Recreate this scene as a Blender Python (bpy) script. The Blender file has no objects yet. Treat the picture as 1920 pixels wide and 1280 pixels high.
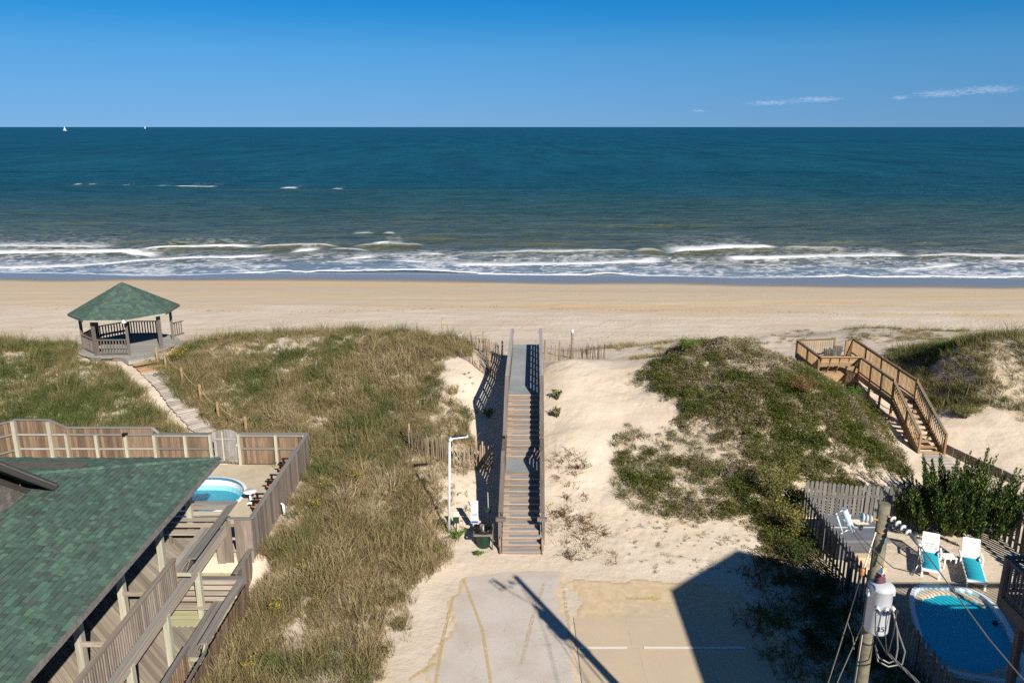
import bpy, math, random
import numpy as np
from mathutils import Vector, Matrix, Euler
random.seed(7); np.random.seed(7)
R = math.radians
SC = bpy.context.scene
COL = SC.collection
# ------------------------------------------------------------------ camera
CAM_H = 16.4
cam = bpy.data.objects.new('camera', bpy.data.cameras.new('camera')); COL.objects.link(cam)
cam.location = (0, 0, CAM_H); cam.rotation_euler = (R(90 - 15.1), 0, 0)
cam.data.sensor_width = 36; cam.data.lens = 36 * 1490 / 1920
cam.data.clip_start = .2; cam.data.clip_end = 120000
SC.camera = cam
# ------------------------------------------------------------------ sky
SUN_AZ, SUN_EL = R(180 - 26.9), R(33)             # clockwise from +Y (seaward)
wd = bpy.data.worlds.new('World'); SC.world = wd; wd.use_nodes = True
wt = wd.node_tree; wt.nodes.clear()
def wn(t, **k):
    n = wt.nodes.new(t)
    for a, v in k.items(): setattr(n, a, v)
    return n
def wl(a, b): wt.links.new(a, b)
def wmath(op, a, b=None, c=None):
    n = wn('ShaderNodeMath', operation=op)
    for i, v in enumerate((a, b, c)):
        if v is None: continue
        if isinstance(v, (int, float)): n.inputs[i].default_value = v
        else: wl(v, n.inputs[i])
    return n.outputs[0]
sky = wn('ShaderNodeTexSky'); sky.sky_type = 'NISHITA'; sky.sun_disc = False
sky.sun_elevation = SUN_EL; sky.sun_rotation = SUN_AZ
sky.altitude = 0; sky.air_density = 1.0; sky.dust_density = .15; sky.ozone_density = 4.0
SKY_STRENGTH = .102
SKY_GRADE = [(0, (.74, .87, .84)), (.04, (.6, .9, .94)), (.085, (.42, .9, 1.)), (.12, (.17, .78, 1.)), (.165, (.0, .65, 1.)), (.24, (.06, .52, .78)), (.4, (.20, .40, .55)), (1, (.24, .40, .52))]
tc = wn('ShaderNodeTexCoord'); sp = wn('ShaderNodeSeparateXYZ'); wl(tc.outputs['Generated'], sp.inputs[0])
# the look-up is lifted off the pale band at the horizon, then graded deep blue, dimmed overhead to tint the shade
up = wmath('ADD', wmath('MULTIPLY', wmath('MAXIMUM', sp.outputs[2], 0.0), .72), .28)
cx = wn('ShaderNodeCombineXYZ'); wl(sp.outputs[0], cx.inputs[0]); wl(sp.outputs[1], cx.inputs[1]); wl(up, cx.inputs[2]); wl(cx.outputs[0], sky.inputs[0])
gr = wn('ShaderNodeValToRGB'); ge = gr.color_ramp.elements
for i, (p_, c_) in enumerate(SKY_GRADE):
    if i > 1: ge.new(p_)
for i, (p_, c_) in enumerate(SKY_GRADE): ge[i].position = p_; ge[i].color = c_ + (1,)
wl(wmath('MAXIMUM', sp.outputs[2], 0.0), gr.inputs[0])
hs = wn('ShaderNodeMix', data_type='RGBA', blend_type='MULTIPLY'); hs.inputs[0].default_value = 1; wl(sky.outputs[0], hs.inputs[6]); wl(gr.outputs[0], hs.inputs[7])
az = wmath('ARCTAN2', sp.outputs[0], sp.outputs[1]); el = wmath('ARCSINE', sp.outputs[2])
# thin fair-weather clouds low over the sea, (azimuth, elevation, half width, half height) in degrees
mask = None
CLOUDS = [(17.2, 1.52, 1.5, .17), (20.2, 1.72, 1.7, .20), (25.0, 1.75, .5, .14), (27.2, 1.95, 1.5, .24), (30.0, 2.15, 1.6, .26), (12.7, 1.05, .5, .08),
          (58, 2.0, 3, .3), (75, 1.6, 4, .3), (-62, 1.4, 3, .25), (-95, 2.2, 4, .3), (120, 2.0, 5, .3), (-150, 2.4, 5, .35)]
for a0, e0, wa, we in CLOUDS:
    da = wmath('DIVIDE', wmath('SUBTRACT', az, R(a0)), R(wa)); de = wmath('DIVIDE', wmath('SUBTRACT', el, R(e0)), R(we))
    r2 = wmath('ADD', wmath('MULTIPLY', da, da), wmath('MULTIPLY', de, de))
    g = wmath('EXPONENT', wmath('MULTIPLY', r2, -1.0))
    mask = g if mask is None else wmath('ADD', mask, g)
cv = wn('ShaderNodeCombineXYZ'); wl(wmath('MULTIPLY', az, 120), cv.inputs[0]); wl(wmath('MULTIPLY', el, 420), cv.inputs[1])
cn = wn('ShaderNodeTexNoise'); cn.inputs['Scale'].default_value = 1.6; cn.inputs['Detail'].default_value = 6; cn.inputs['Roughness'].default_value = .62
wl(cv.outputs[0], cn.inputs['Vector'])
mr = wn('ShaderNodeMapRange'); mr.inputs['From Min'].default_value = .66; mr.inputs['From Max'].default_value = 1.12; mr.inputs['To Max'].default_value = .19
wl(wmath('ADD', cn.outputs['Fac'], wmath('MULTIPLY', mask, .42)), mr.inputs['Value'])
cmask = wmath('MULTIPLY', mr.outputs[0], wmath('MINIMUM', wmath('MULTIPLY', mask, 3), 1.0))
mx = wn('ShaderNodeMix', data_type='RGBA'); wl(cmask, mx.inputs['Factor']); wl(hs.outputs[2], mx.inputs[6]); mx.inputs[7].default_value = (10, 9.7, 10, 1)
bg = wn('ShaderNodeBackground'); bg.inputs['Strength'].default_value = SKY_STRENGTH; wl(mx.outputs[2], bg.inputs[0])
wo = wn('ShaderNodeOutputWorld'); wl(bg.outputs[0], wo.inputs[0])
# ------------------------------------------------------------------ sun
sd = bpy.data.lights.new('sun', 'SUN'); sd.energy = 5.0; sd.angle = R(.53); sd.color = (1, .93, .82)
sun = bpy.data.objects.new('sun', sd); COL.objects.link(sun)
sv = Vector((math.sin(SUN_AZ) * math.cos(SUN_EL), math.cos(SUN_AZ) * math.cos(SUN_EL), math.sin(SUN_EL)))
sun.rotation_euler = sv.to_track_quat('Z', 'Y').to_euler(); sun.location = sv * 60
# ------------------------------------------------------------------ picture settings
vs = SC.view_settings; vs.view_transform = 'Standard'; vs.look = 'None'; vs.gamma = 1; vs.exposure = .55; vs.use_curve_mapping = False
SC.cycles.max_bounces = 6; SC.cycles.diffuse_bounces = 3; SC.cycles.glossy_bounces = 2; SC.cycles.transparent_max_bounces = 6
SC.cycles.caustics_reflective = False; SC.cycles.caustics_refractive = False
SC.cycles.use_denoising = False; SC.cycles.denoiser = 'OPENIMAGEDENOISE'; SC.cycles.denoising_input_passes = 'RGB_ALBEDO_NORMAL'
# ------------------------------------------------------------------ terrain heights (metres, street level = 0)
CTRL = """
-3 5 0;4 5 0;12 5 0;-10 5 0;-25 5 0;25 5 0;-3 15 0;4 15 0;10 15 0;-2 20 0;2 22 0;6 22 0;9 22 0;-3 24 .0;0 25.5 0;4 25.5 0;8 25 0;
-2.6 29.4 .3;-1.2 28.9 .15;.4 28.2 .05;3.5 27.5 .05;-4.5 24 .12;-6 22 .15;-8.5 18 .1;-8.6 24 .4;-9 27 .75;-9 31 .85;-9 35 .9;-7 28 .6;-5 28 .45;
-5 31 .8;-7 33 1.1;-5 35 1.6;-15 20 -.1;-12 15 -.1;-11 22 -.1;-20 25 0;-30 20 .2;-30 30 .6;-12 31 .7;-12 34 .75;-16 33 .7;-20 33 .75;-24 34 .8;-12 27 .2;-17 27 .2;
-12 36 1.0;-16 36 1.1;-20 36.5 1.2;-25 37.5 1.5;-31 38 1.8;-38 38 2;-60 35 2;-60 47 3.5;-60 20 .5;
-26 41 2.1;-20 40 1.7;-15 40 1.6;-10 40 1.9;-6 40 2.4;-31 43 2.8;-37 42 3;
-24 48.5 2.9;-20.3 46.5 2.9;-18 48 3.5;-14 49 3.7;-10 49.3 3.7;-6 48.5 3.7;-3.2 46.5 3.6;-29 46 3.2;-33 46 3.8;-38 47 3.7;-28 49 3.0;-21 51 2.4;
-24 56 .2;-14 56 0.2;-4 54.5 .2;-34 55 .5;-50 56 .4;-10 58 -.3;
-1.0 32 .4;-1.0 36 1.0;-1.0 40 1.9;-.6 44 2.4;-3 33 1.3;-3 37 2.3;-3 41 3.2;-2.3 43.5 3.5;-2 35 1.4;-2 31 .5;
.6 32 .5;.6 36 1.3;.7 40 2.2;.9 44 2.7;
2 30 .4;2.1 33 1.1;2.3 36 2.0;2.5 40 3.0;2.8 43.5 3.65;5 43 3.5;4 38 2.5;5 34 1.4;6.5 30.5 .5;4 29 .2;6.5 40 2.9;
1 48 2.4;1 52 .6;3.5 48 2.0;6.5 48.5 1.6;
11.7 43.3 4.6;10 42 4.3;13.5 42.5 4.5;16 42 3.6;14 38 3.7;17 38 2.9;10 37.5 3.2;8 36 2.2;8 33 1.3;11 33 1.8;14 34.5 2.3;16.6 35 1.6;11 30.5 .6;9 28.5 .2;11.5 28 .15;14 32.5 .9;
8 47 2.4;12 48.5 2.2;15.5 46.5 2.2;18 48 1.8;
18.5 44.5 1.8;20.5 41.5 1.1;19 39 1.5;21.5 44 1.3;18.9 36.8 .9;21 36.5 .6;23 40 1.0;23.5 37 .5;27 36 .5;35 36 .5;
25.9 44.8 4.1;29 44 4.8;33 43.5 4.8;24.7 44 1.3;24.9 42.6 1.4;26.0 42.0 2.6;24.8 46 1.8;28 40 1.8;33 39.5 1.6;40 44 4.4;60 45 3.8;60 36 .8;26 48 2.6;31 48 3.0;
14 28 0;17 30 0;21 28 0;24 32.5 .15;29 32.5 .3;14 20 0;20 18 0;
8 54 .7;13 56 .7;20 54 1.0;28 54 1.5;36 53 1.8;50 54 1.5;20 60 .7;27 60 1.0;36 59 1.3;46 60 1.0;13 57 .9;6 56 .5;30 64 .4;42 64 .5;
"""
def _ctrl():
    pts = [tuple(map(float, r.split())) for r in CTRL.replace('\n', '').split(';') if r.strip()]
    for x in (-80, -60, -40, -20, 0, 20, 40, 60, 80):
        for y, z in ((62, -.75), (66, -1.15), (74, -1.45)):
            pts.append((x, y, z))
    for x in (-80, 80):
        pts += [(x, 5, 0), (x, 25, .5), (x, 45, 3), (x, 55, .6)]
    return np.array(pts)
_CP = _ctrl()
def _phi(r):
    return np.sqrt(r * r + .25)
def _solve():
    n = len(_CP)
    d = np.hypot(_CP[:, None, 0] - _CP[None, :, 0], _CP[:, None, 1] - _CP[None, :, 1])
    A = np.zeros((n + 3, n + 3)); A[:n, :n] = _phi(d) - np.eye(n) * .25
    A[:n, n] = 1; A[:n, n + 1:] = _CP[:, :2]; A[n, :n] = 1; A[n + 1:, :n] = _CP[:, :2].T
    return np.linalg.solve(A, np.concatenate([_CP[:, 2], np.zeros(3)]))
_W = _solve()
def rbf(x, y):
    x = np.asarray(x, float); y = np.asarray(y, float); sh = x.shape; x = x.ravel(); y = y.ravel()
    out = np.empty(len(x)); n = len(_CP)
    for i in range(0, len(x), 20000):
        xs, ys = x[i:i + 20000], y[i:i + 20000]
        d = np.hypot(xs[:, None] - _CP[None, :, 0], ys[:, None] - _CP[None, :, 1])
        out[i:i + 20000] = _phi(d) @ _W[:n] + _W[n] + xs * _W[n + 1] + ys * _W[n + 2]
    return out.reshape(sh)
def sstep(a, b, t):
    t = np.clip((t - a) / (b - a), 0, 1); return t * t * (3 - 2 * t)
# value noise on the plane (numpy)
def _hash(ix, iy, seed):
    h = (ix.astype(np.int64) * 374761393 + iy.astype(np.int64) * 668265263 + seed * 974634777) & 0xFFFFFFFF
    h = ((h ^ (h >> 13)) * 1274126177) & 0xFFFFFFFF
    return ((h ^ (h >> 16)) & 0xFFFF) / 65535.0
def vnoise(x, y, seed=0):
    x = np.asarray(x, float); y = np.asarray(y, float)
    ix = np.floor(x); iy = np.floor(y); fx = x - ix; fy = y - iy
    fx = fx * fx * fx * (fx * (fx * 6 - 15) + 10); fy = fy * fy * fy * (fy * (fy * 6 - 15) + 10)
    a = _hash(ix, iy, seed); b = _hash(ix + 1, iy, seed); c = _hash(ix, iy + 1, seed); d = _hash(ix + 1, iy + 1, seed)
    return (a + (b - a) * fx) * (1 - fy) + (c + (d - c) * fx) * fy
def fbm(x, y, seed=0, octs=4, gain=.5):
    s = 0; a = 1; t = 0
    for o in range(octs):
        s = s + a * vnoise(x * 2 ** o + 17.3 * o, y * 2 ** o - 9.1 * o, seed + o); t += a; a *= gain
    return s / t
SEA = -3.5
TILT = -.038                                      # the shore runs slightly askew: shore y = 100 + TILT * x
def beach_z(x, y):
    s = y - TILT * x
    return np.interp(s, [60, 66, 74, 84, 92, 97, 102.6, 109, 118, 130, 180], [-.7, -1.15, -1.45, -1.8, -2.3, -2.75, -3.18, -3.47, -4.3, -5.5, -9])
FLAT = [(-26.5, -9.75, 26.9, 35.3, .70), (-20, -9.3, 5, 26.5, -.1), (12.3, 30, 14, 30.3, 0)]   # levelled yards
def ground(x, y, detail=True):
    x = np.asarray(x, float); y = np.asarray(y, float)
    z = rbf(x, y)
    if detail:
        act = sstep(27, 31, y) * (1 - .75 * sstep(54, 62, y))
        z = z + (fbm(x * .35, y * .35, 3, 4) - .5) * .36 * act + (fbm(x * 1.6, y * 1.6, 9, 3) - .5) * .08 * act
        z = z + (fbm(x * .5, y * .5, 21, 3) - .5) * .03
    far = 6 * sstep(8, 24, x)
    m = sstep(57 + far, 65 + far, y - TILT * x * .5)
    z = z * (1 - m) + beach_z(x, y) * m
    if detail:
        z = z + (fbm(x * .3, y * .9, 31, 3) - .5) * .10 * m * (1 - sstep(84, 94, y))
    for x0, x1, y0, y1, zz in FLAT:
        w = sstep(x0 - .6, x0, x) * (1 - sstep(x1, x1 + .6, x)) * sstep(y0 - .4, y0, y) * (1 - sstep(y1, y1 + .4, y))
        z = z * (1 - w) + zz * w
    for (cx, cy, rx, ry, dz) in ((-15.6, 31.75, 3.9, 1.95, -1.1), (15.2, 23.4, 2.6, 3.4, -1.6)):     # dug out under the two pools
        w = 1 - sstep(1.02, 1.14, np.maximum(np.abs(x - cx) / rx, np.abs(y - cy) / ry)) if dz > -1.5 else 1 - sstep(.5, .62, np.hypot((x - cx - (y - cy) * .25) / rx, (y - cy) / ry))
        z = z + dz * w
    street = sstep(-3.6, -2.4, x) * (1 - sstep(8.2, 9.6, x)) * (1 - sstep(26.2, 27.6, y))
    return z * (1 - street) - .02 * street
# ------------------------------------------------------------------ materials
def lin(h):
    h = h.lstrip('#'); c = [int(h[i:i + 2], 16) / 255 for i in (0, 2, 4)]
    return tuple(v / 12.92 if v <= .04045 else ((v + .055) / 1.055) ** 2.4 for v in c) + (1,)
class NT:
    def __init__(s, name):
        s.m = bpy.data.materials.new(name); s.m.use_nodes = True; s.t = s.m.node_tree; s.t.nodes.clear()
        s.out = s.n('ShaderNodeOutputMaterial')
    def n(s, t, **k):
        x = s.t.nodes.new(t)
        for a, v in k.items(): setattr(x, a, v)
        return x
    def l(s, a, b): s.t.links.new(a, b)
    def put(s, inp, v):
        if isinstance(v, (int, float, tuple)): inp.default_value = v
        else: s.l(v, inp)
    def math(s, op, a, b=None, clamp=False):
        n = s.n('ShaderNodeMath', operation=op); n.use_clamp = clamp
        s.put(n.inputs[0], a)
        if b is not None: s.put(n.inputs[1], b)
        return n.outputs[0]
    def mix(s, f, a, b, mode='MIX'):
        n = s.n('ShaderNodeMix', data_type='RGBA', blend_type=mode); s.put(n.inputs[0], f); s.put(n.inputs[6], a); s.put(n.inputs[7], b); return n.outputs[2]
    def noise(s, vec, scale, detail=3, rough=.55, dist=0):
        n = s.n('ShaderNodeTexNoise'); n.inputs['Scale'].default_value = scale; n.inputs['Detail'].default_value = detail
        n.inputs['Roughness'].default_value = rough; n.inputs['Distortion'].default_value = dist; s.l(vec, n.inputs['Vector']); return n.outputs['Fac']
    def ramp(s, f, stops):
        n = s.n('ShaderNodeValToRGB'); e = n.color_ramp.elements
        while len(e) < len(stops): e.new(.5)
        for i, (p, c) in enumerate(stops): e[i].position = p; e[i].color = c if len(c) == 4 else tuple(c) + (1,)
        s.l(f, n.inputs[0]); return n.outputs[0]
    def rng(s, v, a, b, c=0, d=1):
        n = s.n('ShaderNodeMapRange'); n.inputs['From Min'].default_value = a; n.inputs['From Max'].default_value = b
        n.inputs['To Min'].default_value = c; n.inputs['To Max'].default_value = d; s.put(n.inputs['Value'], v); return n.outputs[0]
    def obj(s): return s.n('ShaderNodeTexCoord').outputs['Object']
    def pos(s): return s.n('ShaderNodeNewGeometry').outputs['Position']
    def mapv(s, v, sc=(1, 1, 1)):
        n = s.n('ShaderNodeMapping'); n.inputs['Scale'].default_value = sc; s.l(v, n.inputs['Vector']); return n.outputs[0]
    def rand(s): return s.n('ShaderNodeObjectInfo').outputs['Random']
    def attr(s, name, typ='GEOMETRY', out='Fac'):
        return s.n('ShaderNodeAttribute', attribute_name=name, attribute_type=typ).outputs[out]
    def bump(s, h, strength=.3, dist=.02):
        n = s.n('ShaderNodeBump'); n.inputs['Strength'].default_value = strength; n.inputs['Distance'].default_value = dist; s.l(h, n.inputs['Height']); return n.outputs[0]
    def bsdf(s, col, rough=.6, metal=0, normal=None, spec=.5, **k):
        b = s.n('ShaderNodeBsdfPrincipled'); s.put(b.inputs['Base Color'], col); s.put(b.inputs['Roughness'], rough)
        s.put(b.inputs['Metallic'], metal); s.put(b.inputs['Specular IOR Level'], spec)
        if normal is not None: s.l(normal, b.inputs['Normal'])
        for a, v in k.items(): s.put(b.inputs[a], v)
        s.l(b.outputs[0], s.out.inputs[0]); return b
def col_mul(c, f): return (c[0] * f, c[1] * f, c[2] * f, 1)
def wood(name, a, b, vary=.35, unit=True, rough=.8, knots=.35):
    t = NT(name); a, b = lin(a), lin(b)
    v = t.obj(); r = t.rand()
    off = t.n('ShaderNodeCombineXYZ'); t.l(t.math('MULTIPLY', r, 91.7), off.inputs[0]); t.l(t.math('MULTIPLY', r, 37.1), off.inputs[1])
    ad = t.n('ShaderNodeVectorMath', operation='ADD'); t.l(v, ad.inputs[0]); t.l(off.outputs[0], ad.inputs[1])
    g = t.noise(t.mapv(ad.outputs[0], (1.6, 7, 7) if unit else (2, 14, 14)), 1.0, 5, .65)
    w = t.noise(t.mapv(ad.outputs[0], (2.5, 1.5, 1.5)), 1.3, 3, .6)
    f = t.rng(t.math('ADD', t.math('MULTIPLY', g, .65), t.math('MULTIPLY', w, .35)), .33, .67)
    c = t.mix(f, a, b)
    br = t.rng(r, 0, 1, 1 - vary, 1 + vary * .6)
    c = t.mix(1.0, c, t.n('ShaderNodeCombineColor').outputs[0], 'MULTIPLY')
    cc = [n for n in t.t.nodes if n.bl_idname == 'ShaderNodeCombineColor'][-1]
    for i in range(3): t.l(br, cc.inputs[i])
    t.bsdf(c, rough, normal=t.bump(g, .35, .01), spec=.25)
    return t.m
def plain(name, c, rough=.6, metal=0, vary=.12, scale=6, spec=.5, bump=.1):
    t = NT(name); c = lin(c); v = t.obj()
    n = t.noise(v, scale, 4, .6)
    t.bsdf(t.mix(t.rng(n, .3, .7), col_mul(c, 1 - vary), col_mul(c, 1 + vary)), rough, metal, spec=spec, normal=t.bump(n, bump, .01) if bump else None)
    return t.m
M = {}
M['old_wood'] = wood('old_wood', '#6b6058', '#9c9187')
M['grey_wood'] = wood('grey_wood', '#6a6662', '#a5a19b', .4)
M['cap_wood'] = wood('cap_wood', '#5f5b58', '#8f8a85', .2)
M['pale_post'] = wood('pale_post', '#8e8a7c', '#bdb9a6', .15)
M['brown_fence'] = wood('brown_fence', '#59493d', '#927c66', .45)
M['outer_fence'] = wood('outer_fence', '#6a5f57', '#95877b', .35)
M['deck_wood'] = wood('deck_wood', '#82766a', '#b0a595', .34)
M['green_deck'] = wood('green_deck', '#9a9a78', '#bdb995', .18)
M['stair_tread'] = wood('stair_tread', '#8f8377', '#c2b19f', .22)
M['stair_riser'] = wood('stair_riser', '#6b5a4f', '#a08b7a', .3)
M['stair_rail'] = wood('stair_rail', '#554c45', '#837871', .2)
M['new_timber'] = wood('new_timber', '#957a5a', '#bd9f79', .28)
M['new_timber_post'] = wood('new_timber_post', '#7a6048', '#a0825f', .2)
M['new_cap'] = wood('new_cap', '#5e5241', '#887a63', .2)
M['path_board'] = wood('path_board', '#9a9088', '#c4bbb0', .3)
M['sand_lath'] = wood('sand_lath', '#746352', '#a8957f', .35)
M['dark_picket'] = wood('dark_picket', '#5a5753', '#837f79', .3)
M['teak'] = wood('teak', '#9a5a2c', '#c98650', .25)
M['gazebo_wood'] = wood('gazebo_wood', '#5a524c', '#7f756d', .25)
M['gazebo_deck'] = wood('gazebo_deck', '#82807a', '#a3a09a', .2)
M['dark_rake'] = wood('dark_rake', '#3a3633', '#5d5854', .15)
M['wall_shake'] = wood('wall_shake', '#5f5853', '#8a827b', .35)
M['pole_wood'] = wood('pole_wood', '#5f5b4b', '#8b8570', .1, unit=False)
M['dark_wall'] = wood('dark_wall', '#4c443d', '#6c6259', .1, unit=False)
M['white_paint'] = plain('white_paint', '#d4d6d5', .45, vary=.04)
M['white_plastic'] = plain('white_plastic', '#e9e9e7', .35, vary=.03, bump=0)
M['teal_fabric'] = plain('teal_fabric', '#0f97ab', .85, vary=.1, scale=20)
M['black_plastic'] = plain('black_plastic', '#151515', .35, vary=.3, scale=14, bump=.5)
M['dark_green'] = plain('dark_green', '#14352b', .5, vary=.15)
M['cream_sign'] = plain('cream_sign', '#e8ddc4', .5, vary=.04)
M['blue_print'] = plain('blue_print', '#2d5a94', .5, vary=.05)
M['grey_print'] = plain('grey_print', '#8c94a0', .5, vary=.05)
M['dark_steel'] = plain('dark_steel', '#4a4c4d', .5, .7)
M['grey_steel'] = plain('grey_steel', '#9a9c9c', .4, .6)
M['tank_grey'] = plain('tank_grey', '#b9bcc0', .4, vary=.05, scale=2)
M['porcelain_brown'] = plain('porcelain_brown', '#6a4652', .15, vary=.1)
M['polymer_grey'] = plain('polymer_grey', '#c3c5c4', .35, vary=.05)
M['pale_blue'] = plain('pale_blue', '#b9cdd8', .35, vary=.05)
M['orange_clamp'] = plain('orange_clamp', '#b07a4a', .5)
M['wire'] = plain('wire', '#85837d', .5, .5)
M['dark_wire'] = plain('dark_wire', '#3c3a38', .6)
M['rope'] = plain('rope', '#a8956e', .9, vary=.2, scale=40)
M['tub_cover'] = plain('tub_cover', '#6b6e75', .55, vary=.1, scale=4)
M['tub_cabinet'] = plain('tub_cabinet', '#5b5c5f', .6, vary=.15)
M['beige_plastic'] = plain('beige_plastic', '#c7ae8e', .6, vary=.06)
M['solar_panel'] = plain('solar_panel', '#12182c', .12, vary=.2)
M['panel_white'] = plain('panel_white', '#dfe2e2', .4, vary=.03)
M['pool_white'] = plain('pool_white', '#dfe8ea', .25, vary=.03, bump=0)
M['pool_blue'] = plain('pool_blue', '#8fcfe2', .3, vary=.05, scale=2, bump=0)
M['pool_tile'] = plain('pool_tile', '#4f7f9e', .25, vary=.4, scale=30)
M['black_print'] = plain('black_print', '#23211f', .8)  # black of the number on the transformer tank
M['siding'] = plain('siding', '#9a948b', .7, vary=.08)
M['asphalt_roof'] = plain('asphalt_roof', '#55524e', .9, vary=.2, scale=20)
M['yellow_flower'] = plain('yellow_flower', '#a5841c', .8, vary=.2, scale=30, bump=0)
M['sail'] = plain('sail', '#f0f0ee', .7, vary=.02, bump=0)
M['glass'] = plain('glass', '#10161c', .05, vary=.1, bump=0)
def concrete(name, a, b):
    t = NT(name); p = t.pos()
    n1 = t.noise(p, .55, 5, .62); n2 = t.noise(p, 9, 4, .6)
    f = t.rng(t.math('ADD', t.math('MULTIPLY', n1, .7), t.math('MULTIPLY', n2, .3)), .35, .65)
    t.bsdf(t.mix(f, lin(a), lin(b)), .85, normal=t.bump(n2, .25, .01), spec=.3); return t.m
M['pool_concrete'] = concrete('pool_concrete', '#ada08a', '#c6baa4')
M['patio'] = concrete('patio', '#948872', '#b3a68f')
GREENS = []
for i, c in enumerate(['#4c6056', '#485a51', '#526a5e', '#4e5a56', '#557062', '#4e6459', '#46534e', '#5b7464']):
    t = NT('roof_green_%d' % i); p = t.pos(); n = t.noise(p, 45, 3, .7); b = t.noise(p, 1.2, 3)
    k = lin(c); t.bsdf(t.mix(t.rng(n, .3, .7), col_mul(k, .72), col_mul(k, 1.2)), .95, spec=.15, normal=t.bump(n, .4, .004)); GREENS.append(t.m)
def water_mat(name, tint, spec_scale=14, strength=.25, body=None):
    t = NT(name)
    tr = t.n('ShaderNodeBsdfTransparent'); tr.inputs[0].default_value = lin(tint)
    base = tr.outputs[0]
    if body:                                        # the water itself scatters some light back
        bd = t.n('ShaderNodeBsdfDiffuse'); bd.inputs[0].default_value = lin(body[0]); bm_ = t.n('ShaderNodeMixShader'); bm_.inputs[0].default_value = body[1]; t.l(tr.outputs[0], bm_.inputs[1]); t.l(bd.outputs[0], bm_.inputs[2]); base = bm_.outputs[0]
    gl = t.n('ShaderNodeBsdfGlossy'); gl.inputs['Roughness'].default_value = .04
    n = t.noise(t.pos(), spec_scale, 3, .55, .6); bm = t.bump(n, strength, .05); t.l(bm, gl.inputs['Normal'])
    fr = t.n('ShaderNodeFresnel'); fr.inputs['IOR'].default_value = 1.33; t.l(bm, fr.inputs['Normal'])
    mx_ = t.n('ShaderNodeMixShader'); t.l(fr.outputs[0], mx_.inputs[0]); t.l(base, mx_.inputs[1]); t.l(gl.outputs[0], mx_.inputs[2])
    t.l(mx_.outputs[0], t.out.inputs[0]); return t.m
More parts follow.
